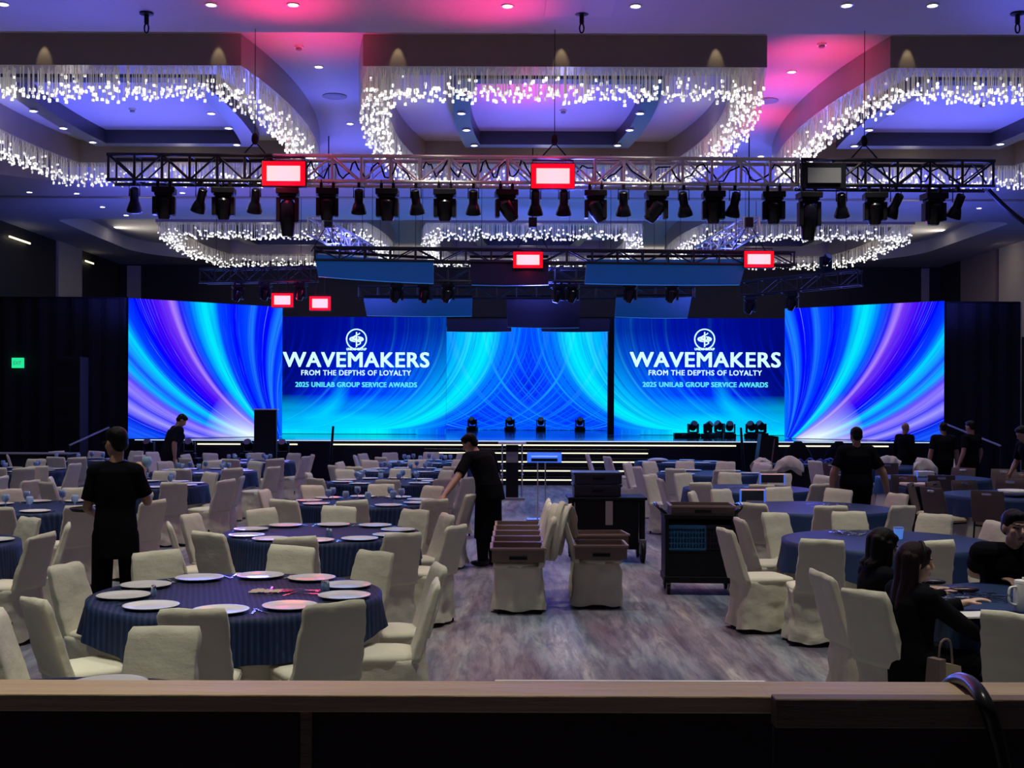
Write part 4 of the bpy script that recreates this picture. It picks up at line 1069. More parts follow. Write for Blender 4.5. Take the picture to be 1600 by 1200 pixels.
def person(label, loc, rz, H=1.70, J=None, headdir=V(0, 1, 0), headup=V(0, 0, 1), vox=.010, skin=M_skin, top=M_cloth, bot=M_cloth, sleeve=.85, hem=.10,
           hair='short', female=False, lean=0.0, seated=False, apron=False, wide=1.0, extra=None, shirt_name='shirt', curl=.5, handn=None, haircol=None):
    S = H/1.70
    P = dict(ankL=V(-.11, .0, .09), ankR=V(.11, 0, .09), kneeL=V(-.105, .03, .47), kneeR=V(.105, .03, .47), hipL=V(-.09, 0, .88), hipR=V(.09, 0, .88),
             pel=V(0, 0, .95), waist=V(0, .0, 1.08), chest=V(0, .0, 1.27), neck=V(0, -.015, 1.43), head=V(0, .015, 1.575),
             shL=V(-.172, -.01, 1.365), shR=V(.172, -.01, 1.365), elL=V(-.25, -.03, 1.10), elR=V(.25, -.03, 1.10), wrL=V(-.27, .05, .87), wrR=V(.27, .05, .87))
    if seated:
        dz = -.43
        for k_ in ('pel', 'waist', 'chest', 'neck', 'head', 'shL', 'shR', 'elL', 'elR', 'wrL', 'wrR', 'hipL', 'hipR'): P[k_] = P[k_] + V(0, 0, dz)
        P['pel'] = V(0, 0, .54); P['hipL'] = V(-.09, .02, .53); P['hipR'] = V(.09, .02, .53); P['kneeL'] = V(-.13, .42, .50); P['kneeR'] = V(.13, .42, .50)
        P['ankL'] = V(-.12, .40, .09); P['ankR'] = V(.12, .40, .09)
    if lean:
        Rl = Matrix.Rotation(-lean, 3, 'X'); pv = P['pel']
        for k_ in ('waist', 'chest', 'neck', 'head', 'shL', 'shR', 'elL', 'elR', 'wrL', 'wrR'): P[k_] = pv + Rl @ (P[k_]-pv)*1.0
        P['waist'] = pv + Matrix.Rotation(-lean*.6, 3, 'X') @ V(0, 0, .13)
    if J:
        for k_, v in J.items(): P[k_] = V(*v)
    root = thing('person', label, 'person', loc, rz); root.scale = (S, S, S)
    w_ = (.88 if female else 1.0)*wide
    vert = V(0, 0, 1)
    def sec(c, ax, rx, ry):
        r = (P['shR']-P['shL']); r = (r - ax*r.dot(ax)).normalized(); f = ax.cross(r).normalized()
        return (c, r, f, rx, ry)
    ax1 = (P['waist']-P['pel']).normalized(); ax2 = (P['chest']-P['waist']).normalized(); ax3 = (P['neck']-P['chest']).normalized()
    def torso(mb, e=0.0, low=0.0):
        loft(mb, [sec(P['pel']-ax1*(.06+low), ax1, .155*w_+e, .115+e), sec(P['pel'], ax1, .165*w_+e, .12*wide+e), sec(P['waist'], ((ax1+ax2)/2).normalized(), (.128 if female else .148)*wide+e, .10*wide+e),
                  sec(P['chest']-ax2*.04, ax2, .158*w_+e, .115*wide+e), sec(P['chest']+ax2*.05, ax2, .168*w_+e, .115*wide+e), sec(P['chest']+ax3*.11, ax3, .150*w_+e, .088+e), sec(P['neck']-ax3*.02, ax3, .085+e*.5, .062+e*.5)])
        if e == 0 or e: 
            for s in ('shL', 'shR'): mb.cap(P['neck']-ax3*.05, P[s], .055+e, .062*w_+e)
    # ---- body
    mb = MB(); torso(mb)
    hf = frame(headdir, headup); hc = P['head']
    mb.cap(P['neck']-ax3*.03, hc - hf @ V(0, .01, .07), .054, .050)
    mb.ell(hc + hf @ V(0, -.012, .022), (.073, .092, .092), 22, 14, Rm=hf)
    mb.ell(hc + hf @ V(0, .022, -.045), (.058, .068, .070), 18, 12, Rm=hf)
    mb.ell(hc + hf @ V(0, .062, -.095), (.026, .022, .020), 10, 7, Rm=hf)
    mb.cone(hc + hf @ V(0, .082, .020), hc + hf @ V(0, .110, -.022), .008, .014, 8); mb.ell(hc + hf @ V(0, .103, -.026), (.016, .014, .010), 8, 6, Rm=hf)
    mb.ell(hc + hf @ V(0, .088, -.056), (.023, .010, .006), 10, 6, Rm=hf); mb.ell(hc + hf @ V(0, .086, -.066), (.020, .010, .006), 10, 6, Rm=hf)
    mb.ell(hc + hf @ V(0, .078, .034), (.050, .014, .010), 12, 6, Rm=hf)
    for s in (-1, 1):
        mb.ell(hc + hf @ V(s*.075, -.012, -.008), (.010, .020, .032), 10, 8, Rm=hf)
        mb.ell(hc + hf @ V(s*.045, .055, -.020), (.020, .020, .022), 10, 8, Rm=hf)
    for sd_, right in (('L', False), ('R', True)):
        sh, el, wr = P['sh'+sd_], P['el'+sd_], P['wr'+sd_]
        g = .9 if female else 1.05*min(wide, 1.15)
        mb.cap(sh, el, .050*g, .041*g); mb.cap(el, el.lerp(wr, .35), .041*g, .042*g); mb.cap(el.lerp(wr, .35), wr, .042*g, .027*g)
        n_ = (handn or {}).get(sd_, None)
        if n_ is None: n_ = V(1 if right else -1, 0, 0) if (wr-el).normalized().z < -.6 else V(0, 0, 1)
        hand(mb, wr, (wr-el), V(*n_), right, curl, .95 if female else 1.0)
        hp, kn_, an = P['hip'+sd_], P['knee'+sd_], P['ank'+sd_]
        mb.cap(hp, kn_, .085*wide, .058); mb.cap(kn_, kn_.lerp(an, .3), .055, .056); mb.cap(kn_.lerp(an, .3), an, .055, .036)
        mb.cap(an + V(0, -.02, -.045), an + V(0, .15, -.055), .034, .028)
    body = fused(mb, 'body', [skin, M_lip, M_dark], vox, 2, root)
    me = body.data; inv = hf.transposed()
    if vox <= .011:
        for p in me.polygons:
            q = inv @ (p.center - hc)
            if q.y > .05:
                if abs(q.x) < .024 and -.074 < q.z < -.052 and q.y > .075: p.material_index = 1
                elif .016 < abs(q.x) < .048 and .004 < q.z < .016: p.material_index = 2
                elif .016 < abs(q.x) < .052 and .030 < q.z < .038: p.material_index = 2
    # ---- hair
    mb = MB()
    if hair != 'bald':
        if hair == 'short':
            mb.ell(hc + hf @ V(0, -.020, .040), (.081, .092, .088), 22, 14, Rm=hf); mb.ell(hc + hf @ V(0, .030, .085), (.062, .052, .036), 16, 10, Rm=hf)
            mb.ell(hc + hf @ V(0, -.055, -.01), (.070, .052, .062), 16, 10, Rm=hf)
        else:
            mb.ell(hc + hf @ V(0, -.022, .035), (.090, .102, .098), 22, 14, Rm=hf); mb.ell(hc + hf @ V(0, .032, .078), (.068, .050, .034), 16, 10, Rm=hf)
            LOCKS = [(-.068, -.040, .034), (.068, -.040, .034), (-.05, -.07, .045), (.05, -.07, .045), (0, -.085, .05)] + ([(-.078, .010, .026), (.078, .010, .026)] if hair != "long" else [])
            for (sx, sy, r0) in LOCKS:
                a = hc + hf @ V(sx, sy, .03); b = a + V(0, 0, -.14) + hf @ V(sx*.2, -.01, 0); L_ = .34 if hair == 'long' else .17
                c_ = P['neck'] + (P['chest']-P['neck'])*(.9 if hair == 'long' else .1) + hf @ V(sx*1.2, -.075 + sy*.4 if sy < 0 else .02+sy*.5, 0)
                mb.cap(a, b, r0, r0*.95); mb.cap(b, c_, r0*.95, r0*.55)
        ho = fused(mb, 'hair', [haircol or M_hair], vox*.9, 2, root)
    # ---- top
    mb = MB(); e = .020; torso(mb, e, hem)
    for sd_ in ('L', 'R'):
        sh, el, wr = P['sh'+sd_], P['el'+sd_], P['wr'+sd_]; g = .9 if female else 1.05*min(wide, 1.15)
        mb.ell(sh, (.056*g+.006,)*3, 12, 8)
        if sleeve <= 1: mb.cone(sh, sh.lerp(el, sleeve), .052*g+.016, .047*g+.020, 16)
        else:
            mb.cap(sh, el, .050*g+.018, .046*g+.014, 14); mb.cone(el, el.lerp(wr, sleeve-1), .046*g+.013, .034*g+.013, 16)
    fused(mb, shirt_name, [top], max(vox, .009), 2, root)
    # ---- trousers
    mb = MB(); e = .014
    loft(mb, [sec(P['pel']-ax1*.08, ax1, .150*w_+e, .11+e), sec(P['pel'], ax1, .160*w_+e, .118*wide+e), sec(P['pel']+ax1*.07, ax1, .146*w_+e, .105*wide+e)])
    for sd_ in ('L', 'R'):
        hp, kn_, an = P['hip'+sd_], P['knee'+sd_], P['ank'+sd_]
        mb.cap(hp, kn_, .088*wide+e*.6, .062+e, 16); mb.cone(kn_, an + V(0, 0, -.02), .062+e, .052+e, 16)
    if apron:
        loft(mb, [(V(P['pel'].x, P['pel'].y+.01, .34), V(1, 0, 0), V(0, 1, 0), .20, .15), (P['pel']+V(0, .01, .05), V(1, 0, 0), V(0, 1, 0), .175, .145)])
    fused(mb, 'trousers', [bot], max(vox, .011), 2, root)
    for sd_ in ('L', 'R'):
        an = P['ank'+sd_]; mb = MB()
        mb.ell(an + V(0, .055, -.052), (.048, .14, .038), 16, 10); mb.ell(an + V(0, -.02, -.03), (.045, .055, .055), 12, 8)
        fused(mb, 'shoe', [M_blackg], .010, 1, root)
    if extra: extra(root, P, hf, hc)
    return root
def facing(deg): return -R_(deg)       # 0 looks away from the rail, 90 looks right, 180 looks at the rail

# man standing between tables, back turned, right arm raised
def glasses(root, P, hf, hc):
    mb = MB()
    for s in (-1, 1):
        c = hc + hf @ V(s*.034, .100, .008); mb.tube([c + hf @ V(.024*math.cos(a), 0, .018*math.sin(a)) for a in [2*PI*i/14 for i in range(15)]], .0025, 5)
        mb.cone(hc + hf @ V(s*.058, .098, .012), hc + hf @ V(s*.080, -.01, .010), .0028, .0028, 5)
    mb.build('spectacles', M_black, root)
def tray_extra(root, P, hf, hc): glasses(root, P, hf, hc)
pm = PY(181, 700, 9.5)
person('person standing with back turned between left tables, black polo, arm raised holding goblet', (pm.x, 9.5, 0), facing(-8), 1.80,
       dict(shL=(-.142, -.01, 1.355), shR=(.142, -.01, 1.355), elL=(-.205, -.01, 1.09), wrL=(-.19, .22, 1.02), elR=(.225, .05, 1.13), wrR=(.17, .18, 1.33)), headdir=V(-.62, .76, -.12), vox=.010, hem=.18, sleeve=.8, extra=tray_extra, wide=.86)
g_ = thing('goblet', 'glass goblet held up in the hand of the standing man at left', 'glass', (0, 0, 0))
a_ = Matrix.Rotation(facing(-8), 3, 'Z') @ (V(.19, .24, 1.37)*(1.8/1.7)) + V(pm.x, 9.5, 0); g_.location = a_
MB().lathe([(.034, -.08), (.006, -.07), (.005, 0), (.030, .02), (.042, .05), (.034, .10), (.031, .10), (.039, .05), (.026, .022)], 16, cap1=False).build('bowl', M_glass, g_, smooth=True)
t_ = thing('serving_tray', 'black round serving tray held at waist by the standing man at left', 'tray', (0, 0, 0))
b_ = Matrix.Rotation(facing(-8), 3, 'Z') @ (V(-.24, .42, 1.035)*(1.8/1.7)) + V(pm.x, 9.5, 0); t_.location = b_
MB().lathe([(.01, 0), (.17, 0), (.19, .02), (.195, .02), (.175, -.006), (.01, -.006)], 30).build('dish', M_black, t_)

# man bending over a far table at left
pm = PY(266, 700, 23.7)
person('person in dark shirt bending over a rear left table, seen against wing screen', (pm.x, 23.7, 0), facing(62), 1.80, dict(), lean=.32, headdir=V(0, .75, -.66), vox=.016, top=M_cloth2, hem=.14, wide=1.3)

# man leaning towards a chair in the middle
pm = PY(764, 800, 14.55)
def armp(p, base, ang, S):   # world point -> body frame
    return tuple((Matrix.Rotation(-ang, 3, 'Z') @ (Vector(p)-Vector(base)))/S)
base = (pm.x, 14.55, 0); an_ = facing(-52); S_ = 1.74/1.7
hw = PY(694, 774, 13.95)
h_ = Vector(armp(hw, base, an_, S_))
person('person in black shirt and long apron stooping at the aisle, hand on a chair back', base, an_, 1.74,
       dict(head=(.0, .30, 1.46), neck=(0, .20, 1.35), chest=(0, .11, 1.22), waist=(0, .04, 1.07), shL=(-.18, .18, 1.29), shR=(.17, .12, 1.30),
            elL=tuple((Vector((-.18, .18, 1.29))*.48 + h_*.52 + V(0, 0, -.03))), wrL=tuple(h_*1.0), elR=(.24, .06, 1.03), wrR=(.22, .22, .86)),
       headdir=V(-.25, .80, -.50), vox=.011, hem=.12, sleeve=.75, apron=True, handn={'L': (0, 0, 1)})

# man with arms hanging at the right tables
pm = PY(1338, 720, 15.75)
person('person in black t-shirt seen from behind among right tables, arms hanging down', (pm.x, 15.75, 0), facing(4), 1.70,
       dict(elL=(-.30, -.03, 1.10), wrL=(-.31, .05, .86), elR=(.34, -.03, 1.10), wrR=(.42, .05, .84)), headdir=V(-.1, .95, -.25), vox=.011, hem=.10, sleeve=.75, wide=1.22)
# far right crew
for (px, Y, H, rz, label, kw) in ((1414, 24.8, 1.63, 60, 'bald person in black hooded jacket by the right wing screen', dict(hair='bald', sleeve=1.95)),
                                 (1474, 23.2, 1.66, 5, 'person in black with a harness strap, seen from behind at far right', dict(sleeve=.8, wide=1.12)),
                                 (1517, 22.6, 1.70, -30, 'slim person in black t-shirt, rightmost standing beside the black drape', dict(sleeve=.7))):
    pm = PY(px, 700, Y); person(label, (pm.x, Y, 0), facing(rz), H, dict(), headdir=V(0, .95, -.2), vox=.016, **kw)
pm = PY(1618, 720, 18.6)
person('person in black leaning in from the right picture edge, bare forearm showing', (pm.x, 18.6, 0), facing(-100), 1.72, dict(elR=(.30, .12, 1.10), wrR=(.26, .26, .90), elL=(-.28, .15, 1.12), wrL=(-.24, .30, .92)), lean=.35, headdir=V(0, .8, -.5), vox=.014)

# ---- seated at the near right table
def seatpt(base, ang, S, px, py, z): return armp(PZ(px, py, z), base, ang, S)
# man facing the rail
pm = PY(1572, 800, 8.42); base = (pm.x, 8.42, 0); ang = facing(186); S_ = 1.72/1.7
person('person in black t-shirt seated behind the work table, short black hair, looking down', base, ang, 1.72,
       dict(pel=(0, 0, .54), waist=(0, .03, .67), chest=(0, .10, .84), neck=(0, .15, 1.00), head=(.0, .19, 1.135), shL=(-.20, .13, .945), shR=(.20, .13, .945),
            elR=seatpt(base, ang, S_, 1522, 893, .80), wrR=seatpt(base, ang, S_, 1566, 903, .795), elL=(-.27, .22, .76), wrL=(-.05, .40, .775)),
       headdir=V(-.22, .95, -.10), vox=.0065, skin=M_skinl, seated=True, sleeve=.62, hem=.02, wide=1.12, curl=.35, handn={'L': (0, 0, 1), 'R': (0, 0, 1)})
# woman with headband
pm = PY(1424, 900, 6.98); base = (pm.x, 6.98, 0); ang = facing(74); S_ = 1.62/1.7
M_wine = mat('wine_tinted_hair', (0.014, 0.005, 0.008), 0.5, var=0.6, bump=0.5, bs=26, bscale=(3, 3, .4), spec=0.15)
def headband(root, P, hf, hc):
    mb = MB(); mb.tube([hc + hf @ V(.094*math.cos(a), .015, .030+.104*math.sin(a)) for a in [PI*.02+PI*.96*i/20 for i in range(21)]], .009, 8)
    mb.build('headband', M_black, root)
person('person in black cardigan with long dark hair and headband, seated nearest the rail', base, ang, 1.62,
       dict(pel=(0, -.0, .53), waist=(0, .0, .66), chest=(0, .0, .83), neck=(0, .01, .985), head=(0, .035, 1.12), shL=(-.155, .0, .925), shR=(.155, .0, .925),
            elL=(-.20, .24, .76), wrL=tuple(Vector(seatpt(base, ang, S_, 1508, 942, .80))), elR=(.20, .22, .76), wrR=(.13, .42, .66)),
       headdir=V(.28, .95, -.12), vox=.0065, skin=M_skinl, seated=True, female=True, sleeve=1.92, hem=.10, hair='long', extra=headband, shirt_name='cardigan', curl=.25, handn={'L': (0, 0, 1)}, haircol=M_wine)
# woman behind her
pm = PY(1368, 860, 7.85); base = (pm.x-.01, 7.80, 0); ang = facing(84); S_ = 1.62/1.7
person('person in black top with straight black shoulder-length hair, seated second from the rail', base, ang, 1.62,
       dict(pel=(0, -.0, .53), waist=(0, .0, .66), chest=(0, .01, .83), neck=(0, .02, .985), head=(0, .05, 1.115), shL=(-.155, .01, .92), shR=(.155, .01, .92),
            elL=(-.21, .26, .76), wrL=(-.10, .46, .80), elR=(.21, .24, .76), wrR=(.10, .44, .80)),
       headdir=V(.12, .93, -.32), vox=.0075, skin=M_skinl, seated=True, female=True, sleeve=1.92, hem=.10, hair='bob', shirt_name='top', curl=.3)
# ================================================================ FOREGROUND RAIL
YR = 2.0
def rail_part(px0, px1, pt, pb, dep, m, name, par, yoff=0.0):
    a = PY(px0, pt, YR+yoff); b = PY(px1, pt, YR+yoff); c = PY(px0, pb, YR+yoff)
    zt = (a.z+b.z)/2; zb = c.z
    return MB().box(((a.x+b.x)/2, YR+yoff+dep/2, (zt+zb)/2), (b.x-a.x, dep, zt-zb)).build(name, m, par, bevel=.0025)
ft = thing('control_booth_wall', 'dark board wall with pale timber top rail across the bottom of the view', 'wall', (0, YR, 0))
def loc_(o): o.location = o.location - V(0, YR, 0); return o
loc_(rail_part(-120, 1232, 1086, 1111, .105, M_wood, 'top_rail', ft))
loc_(rail_part(1200, 1760, 1088, 1112, .105, M_wood, 'top_rail', ft, .004))
loc_(rail_part(1212, 1760, 1093, 1138, .035, M_wood_s, 'rail_block', ft, -.036))
loc_(rail_part(-120, 470, 1112, 1420, .02, M_ply, 'board_panel', ft, .02))
loc_(rail_part(486, 1208, 1112, 1420, .02, M_ply, 'board_panel', ft, .02))
loc_(rail_part(1210, 1760, 1135, 1420, .02, M_ply, 'board_panel', ft, .02))
loc_(rail_part(469, 487, 1110, 1420, .03, M_wood_s, 'batten', ft, .012))
# dark diagonal brace on the board
a = PY(675, 1113, YR+.018) - V(0, YR, 0); b = PY(760, 1200, YR+.018) - V(0, YR, 0); c = PY(840, 1200, YR+.018) - V(0, YR, 0); d = PY(1195, 1113, YR+.018) - V(0, YR, 0)
for (px, py) in ((1225, 1114), (1515, 1133), (1340, 1100)):
    p = PY(px, py, YR-.037) - V(0, YR, 0); MB().cone((p.x, p.y, p.z), (p.x, p.y+.004, p.z), .003, .003, 8).build('nail_head', M_grey, ft)
pts = [PY(1488, 1066, 2.12), PY(1503, 1062, 2.08), PY(1520, 1070, 2.02), PY(1538, 1096, 1.955), PY(1552, 1135, 1.95), PY(1564, 1180, 1.95), PY(1576, 1240, 1.95), PY(1585, 1330, 1.95)]
pts = [PY(1462, 1120, 2.22), PY(1474, 1082, 2.18)] + pts
def smooth_pts(P_, k=4):
    out = []
    for i in range(len(P_)-1):
        p0, p1, p2, p3 = P_[max(i-1, 0)], P_[i], P_[i+1], P_[min(i+2, len(P_)-1)]
        for q in range(k):
            t = q/k; out.append(.5*((2*p1)+(p2-p0)*t+(2*p0-5*p1+4*p2-p3)*t*t+(3*p1-p0-3*p2+p3)*t**3))
    return out + [P_[-1]]
tag(MB().tube(smooth_pts(pts), .0125, 12).build('hose', mat('black_rubber', (.02, .02, .022), .28), smooth=True), 'thick black cable draped over the timber rail at lower right', 'cable')
# white frame lying on the floor behind the rail
fr = thing('floor_frame', 'long white metal frame lying on the floor just behind the rail', 'frame', (0, 0, 0))
a = PZ(773, 1067, .03); b = PZ(1195, 1068, .03); W_ = .62
fr.location = ((a.x+b.x)/2, a.y-W_/2, 0); L_ = b.x-a.x
for y in (-W_/2, W_/2): MB().box((0, y, .03), (L_, .035, .04)).build('side_bar', M_white, fr, bevel=.004)
for x in (-L_/2+.03, -L_/2+.73, L_/2-.42, L_/2-.03): MB().box((x, 0, .028), (.05, W_-.04, .035)).build('cross_bar', M_white, fr, bevel=.004)
MB().box((0, 0, .012), (L_-.05, W_-.05, .01)).build('panel', M_navyp, fr)

# ================================================================ AISLE: boxes on chairs, trolleys
def crate(label, loc, rz=0.0, w_=.60, d_=.40, h_=.13, grp='brown bus boxes on the aisle chairs'):
    t = thing('bus_box', label, 'box', loc, rz, grp); th = .012; mb = MB()
    mb.box((0, 0, th/2), (w_-.04, d_-.04, th))
    for s in (-1, 1):
        mb.box((0, s*(d_/2-th/2), h_/2), (w_, th, h_)); mb.box((s*(w_/2-th/2), 0, h_/2), (th, d_-2*th, h_))
    tub_ = mb.build('tub', M_boxb, t)
    rm = MB()
    for s in (-1, 1):
        rm.box((0, s*(d_/2+.006), h_-.012), (w_+.03, .02, .018)); rm.box((s*(w_/2+.006), 0, h_-.012), (.02, d_, .018))
    rm.build('rim', mat('tan_plastic_rim', (.36, .26, .20), .4), tub_)
    MB().box((0, -d_/2-.004, h_*.30), (.17, .02, .028)).build('grip', M_black, tub_)
    return t
q = 100
def aisle_chair(x, y, deg, lab):
    global q
    CCH[q % 5].put((x, y, 0), facing(deg), lab, 'cream covered banquet chairs'); q += 1
ys = (11.45, 11.98, 12.51, 13.04, 13.57)
YN = ('front', 'second', 'third', 'fourth', 'rear')
for i in range(5):
    if i in (0, 2, 4, 1, 3): aisle_chair(.20 + .01*i, ys[i], -90, 'covered chair carrying a brown box, %s of the left aisle row' % YN[i])
for i in range(5):
    crate('brown plastic bus box, %s of the left row in the aisle' % YN[i], (.19+.01*i, ys[i]-.02, .492), 0, .50, .46, .14)
for i in range(2):
    aisle_chair(.98+.02*i, (11.75, 12.35)[i], 90, 'covered chair carrying a brown box, %s of the right aisle row' % ('front', 'rear')[i])
crate('brown plastic bus box on the front right aisle chair', (1.00, 11.68, .492), 0, .50, .44, .14)
crate('brown plastic bus box behind the front one at right in the aisle', (1.06, 12.42, .492), R_(6), .54, .40, .16)
# twisted cloth bunched over the chair backs
def draped_cloth(label, pts, r, m, seed, n=18, nm='cloth_bundle'):
    rnd = random.Random(seed); pts = smooth_pts([Vector(p) for p in pts], 5); rs = []
    for i, p in enumerate(pts):
        d = (pts[min(i+1, len(pts)-1)]-pts[max(i-1, 0)]).normalized(); Q = d.to_track_quat('Z', 'Y').to_matrix(); s = i/(len(pts)-1)
        rr = r*(.55+.6*math.sin(PI*min(1, s*1.15))**.6)
        rs.append([p + Q @ Vector((rr*(1+.35*math.sin(5*a+s*6+seed)+.2*math.sin(9*a+seed+s*9))*math.cos(a), rr*.6*(1+.35*math.sin(5*a+s*6+seed)+.2*math.sin(9*a+seed+s*9))*math.sin(a), 0)) for a in [2*PI*k/36 for k in range(36)]])
    return tag(MB().rings(rs).build(nm, m, smooth=True), label, 'cloth')
draped_cloth('cream cloth knotted over the left aisle chair backs, hanging to its seat', [(.50, 11.45, .48), (.53, 11.5, .7), (.58, 11.6, .92), (.64, 11.75, .97), (.72, 11.85, .86), (.76, 11.9, .66)], .07, M_cream2, 2)
draped_cloth('second cream cloth twisted beside the aisle chair backs', [(.60, 11.7, .5), (.63, 11.72, .75), (.66, 11.8, .93), (.70, 12.0, .95), (.72, 12.2, .8)], .05, M_cream, 5)

def wheel(x, y, r, par, w_=.035):
    mb = MB(); M_ = Matrix.Translation((x, y, r)) @ Matrix.Rotation(PI/2, 4, 'Y')
    mb.lathe([(r*.5, -w_/2), (r*.92, -w_/2), (r, -w_/4), (r, w_/4), (r*.92, w_/2), (r*.5, w_/2)], 20, M=M_)
    fk_ = MB().box((x, y, r*1.5), (w_*1.6, r*.9, r*1.3)).build('caster_fork', M_grey, par)
    o = mb.build('wheel', M_black, fk_, smooth='auto')
    return o
# big black cart
c0 = PZ(950, 878, 0); CYY = c0.y
ct = thing('service_cart', 'large black banquet cart with big wheels standing in the aisle', 'cart', (PY(949, 800, CYY).x, CYY+.25, 0))
MB().box((0, 0, .50), (.90, .52, .56)).build('body', M_black, ct, bevel=.01)
MB().box((0, 0, .80), (1.0, .60, .035)).build('top_shelf', M_black, ct, bevel=.01)
for x in (-.47, .45): MB().box((x, -.25, .46), (.05, .06, .70)).build('corner_post', M_blackg, ct, bevel=.008)
for x in (-.415, .395): MB().box((x, -.268, .50), (.014, .012, .50)).build('edge_strip', M_chrome, ct)  # chrome strips put in for the white reflections along the gaps
MB().box((.02, -.275, .62), (.09, .02, .30)).build('hanging_cloth', M_cream2, ct)
wheel(.44, -.30, .135, ct, .05); wheel(-.44, -.22, .10, ct); wheel(.44, .22, .10, ct); wheel(-.44, .22, .10, ct)
MB().box((0, 0, .18), (.9, .46, .05)).build('base_frame', M_black, ct)
def dark_box(label, loc, d, rz=0):
    t = thing('storage_box', label, 'box', loc, rz, 'dark boxes on the big cart')
    MB().box((0, 0, d[2]/2-.01), (d[0]-.03, d[1]-.03, d[2]-.02)).build('tub', mat('dark_blue_plastic', (.030, .030, .055), .45), t, bevel=.01)
    MB().box((0, 0, d[2]-.02), (d[0], d[1], .03)).build('rim', mat('dark_rim_plastic', (.055, .052, .075), .4), t, bevel=.006)
    MB().box((0, -d[1]/2+.012, d[2]*.45), (.14, .012, .03)).build('grip', M_black, t)
cb = V(PY(934, 760, CYY).x, CYY+.22, .822)
dark_box('dark plastic box, lower of two stacked on the big cart', cb, (.62, .46, .16)); dark_box('dark plastic box with a rim, upper of two on the big cart', cb + V(0, 0, .162), (.63, .47, .15), .03)
# utility cart with blue crate
c1 = PZ(1082, 930, 0); Y1 = c1.y
uc = thing('service_cart', 'black utility cart with looped handles holding blue crates beside the aisle', 'cart', (PY(1096, 860, Y1).x, Y1+.24, 0), R_(-3))
wd = 112*Y1/F
MB().box((0, 0, .82), (wd, .50, .05)).build('top_shelf', M_black, uc, bevel=.01)
MB().box((0, 0, .16), (wd, .50, .07)).build('bottom_shelf', M_black, uc, bevel=.01)
MB().box((0, .22, .49), (wd-.04, .03, .62)).build('back_panel', M_black, uc)
MB().box((0, -.235, .30), (wd-.03, .02, .26)).build('front_panel', M_black, uc)
for x in (-wd/2+.03, wd/2-.03): MB().box((x, 0, .49), (.04, .48, .62)).build('side_panel', M_black, uc, bevel=.006)
for s in (-1, 1):
    MB().tube(smooth_pts([V(s*(wd/2-.02), -.20, .84), V(s*(wd/2+.04), -.20, .90), V(s*(wd/2+.07), -.1, .93), V(s*(wd/2+.07), .1, .93), V(s*(wd/2+.04), .20, .90), V(s*(wd/2-.02), .20, .84)], 4), .019, 8).build('handle', M_blackg, uc, smooth=True)
for x in (-wd/2+.05, wd/2-.05):
    for y in (-.20, .20): wheel(x, y, .055, uc, .03)
ul = uc.location
crate('brown plastic tray box on top of the utility cart', (ul.x+.03, ul.y, .847), R_(-3), .66, .44, .09, 'brown tray boxes')
def lattice_crate(label, loc, m):
    t = thing('lattice_crate', label, 'crate', loc, R_(-3), 'crates inside the utility cart'); mb = MB(); w_, h_, d_ = .40, .26, .34
    mb.box((0, 0, .01), (w_, d_, .02))
    for k in range(13): mb.box((-w_/2+.01+k*(w_-.02)/12, -d_/2, h_/2), (.010, .010, h_))
    for k in range(5): mb.box((0, -d_/2, .02+k*(h_-.03)/4), (w_, .012, .016 if k < 4 else .04))
    mb.box((0, d_/2, h_/2), (w_, .01, h_)); mb.box((-w_/2, 0, h_/2), (.01, d_, h_)); mb.box((w_/2, 0, h_/2), (.01, d_, h_))
    mb.box((0, -d_/2+.05, h_/2-.02), (w_-.03, .01, h_-.06))
    mb.build('basket', m, t); return t
lattice_crate('bright blue lattice crate on the left inside the utility cart', (ul.x-.14, ul.y-.03, .46), M_bcrate)
lattice_crate('dark navy lattice crate on the right inside the utility cart', (ul.x+.27, ul.y-.02, .46), mat('navy_crate_plastic', (.006, .012, .05), .4))
MB().box((0, -.0, .445), (wd-.04, .46, .02)).build('middle_shelf', M_black, uc)

# ================================================================ NEAR THE STAGE
# lectern with chrome tubes
lp = PZ(800, 780, 0)
le = thing('lectern', 'black lectern with chrome side posts at the foot of the steps', 'lectern', (lp.x, lp.y, 0))
MB().box((0, 0, .02), (.52, .42, .05)).build('base', M_grey, le, bevel=.01)
MB().box((0, .02, .58), (.26, .24, 1.10)).build('column', M_black, le, bevel=.01)
MB().box((0, 0, 1.17), (.58, .42, .04)).build('reading_top', M_white, le, bevel=.01)
MB().box((0, -.105, .88), (.24, .01, .22)).build('front_plaque', M_grey, le)
for s in (-1, 1):
    po_ = MB().cone((s*.205, -.06, .04), (s*.205, -.06, 1.15), .018, .018, 10).build('post', M_chrome, le, smooth='auto')
    MB().lathe([(.018, .70), (.034, .72), (.018, .74), (.018, .50), (.034, .52), (.018, .54)], 12, c=(s*.205, -.06, 0)).build('post_collar', M_chrome, po_, smooth='auto')
# blue-lit sign stand
sp = PZ(838, 816, 0)
sg = thing('sign_stand', 'two-pole stand with a blue lit panel standing in the aisle', 'sign', (sp.x, sp.y, 0))
kx = sp.y/F
MB().box((0, 0, .03), (.34, .30, .06)).build('base', mat('blue_sheen_steel', (.25, .3, .6), .2, .8), sg, bevel=.01)
for x in (.02, .15): MB().cone((x, 0, .05), (x, 0, 1.06), .012, .012, 10).build('pole', M_chrome, sg)
MB().box((.13, -.02, 1.09), (.58, .025, .17)).build('lit_panel', M_signb, sg, bevel=.006)
MB().box((.13, -.036, 1.05), (.44, .01, .05)).build('dark_slot', M_black, sg)
MB().box((.13, -.036, 1.11), (.44, .008, .02)).build('lettering_band', mat('pale_blue_band', (.4, .6, 1), .4, emit=(.25, .45, 1), es=.8), sg)
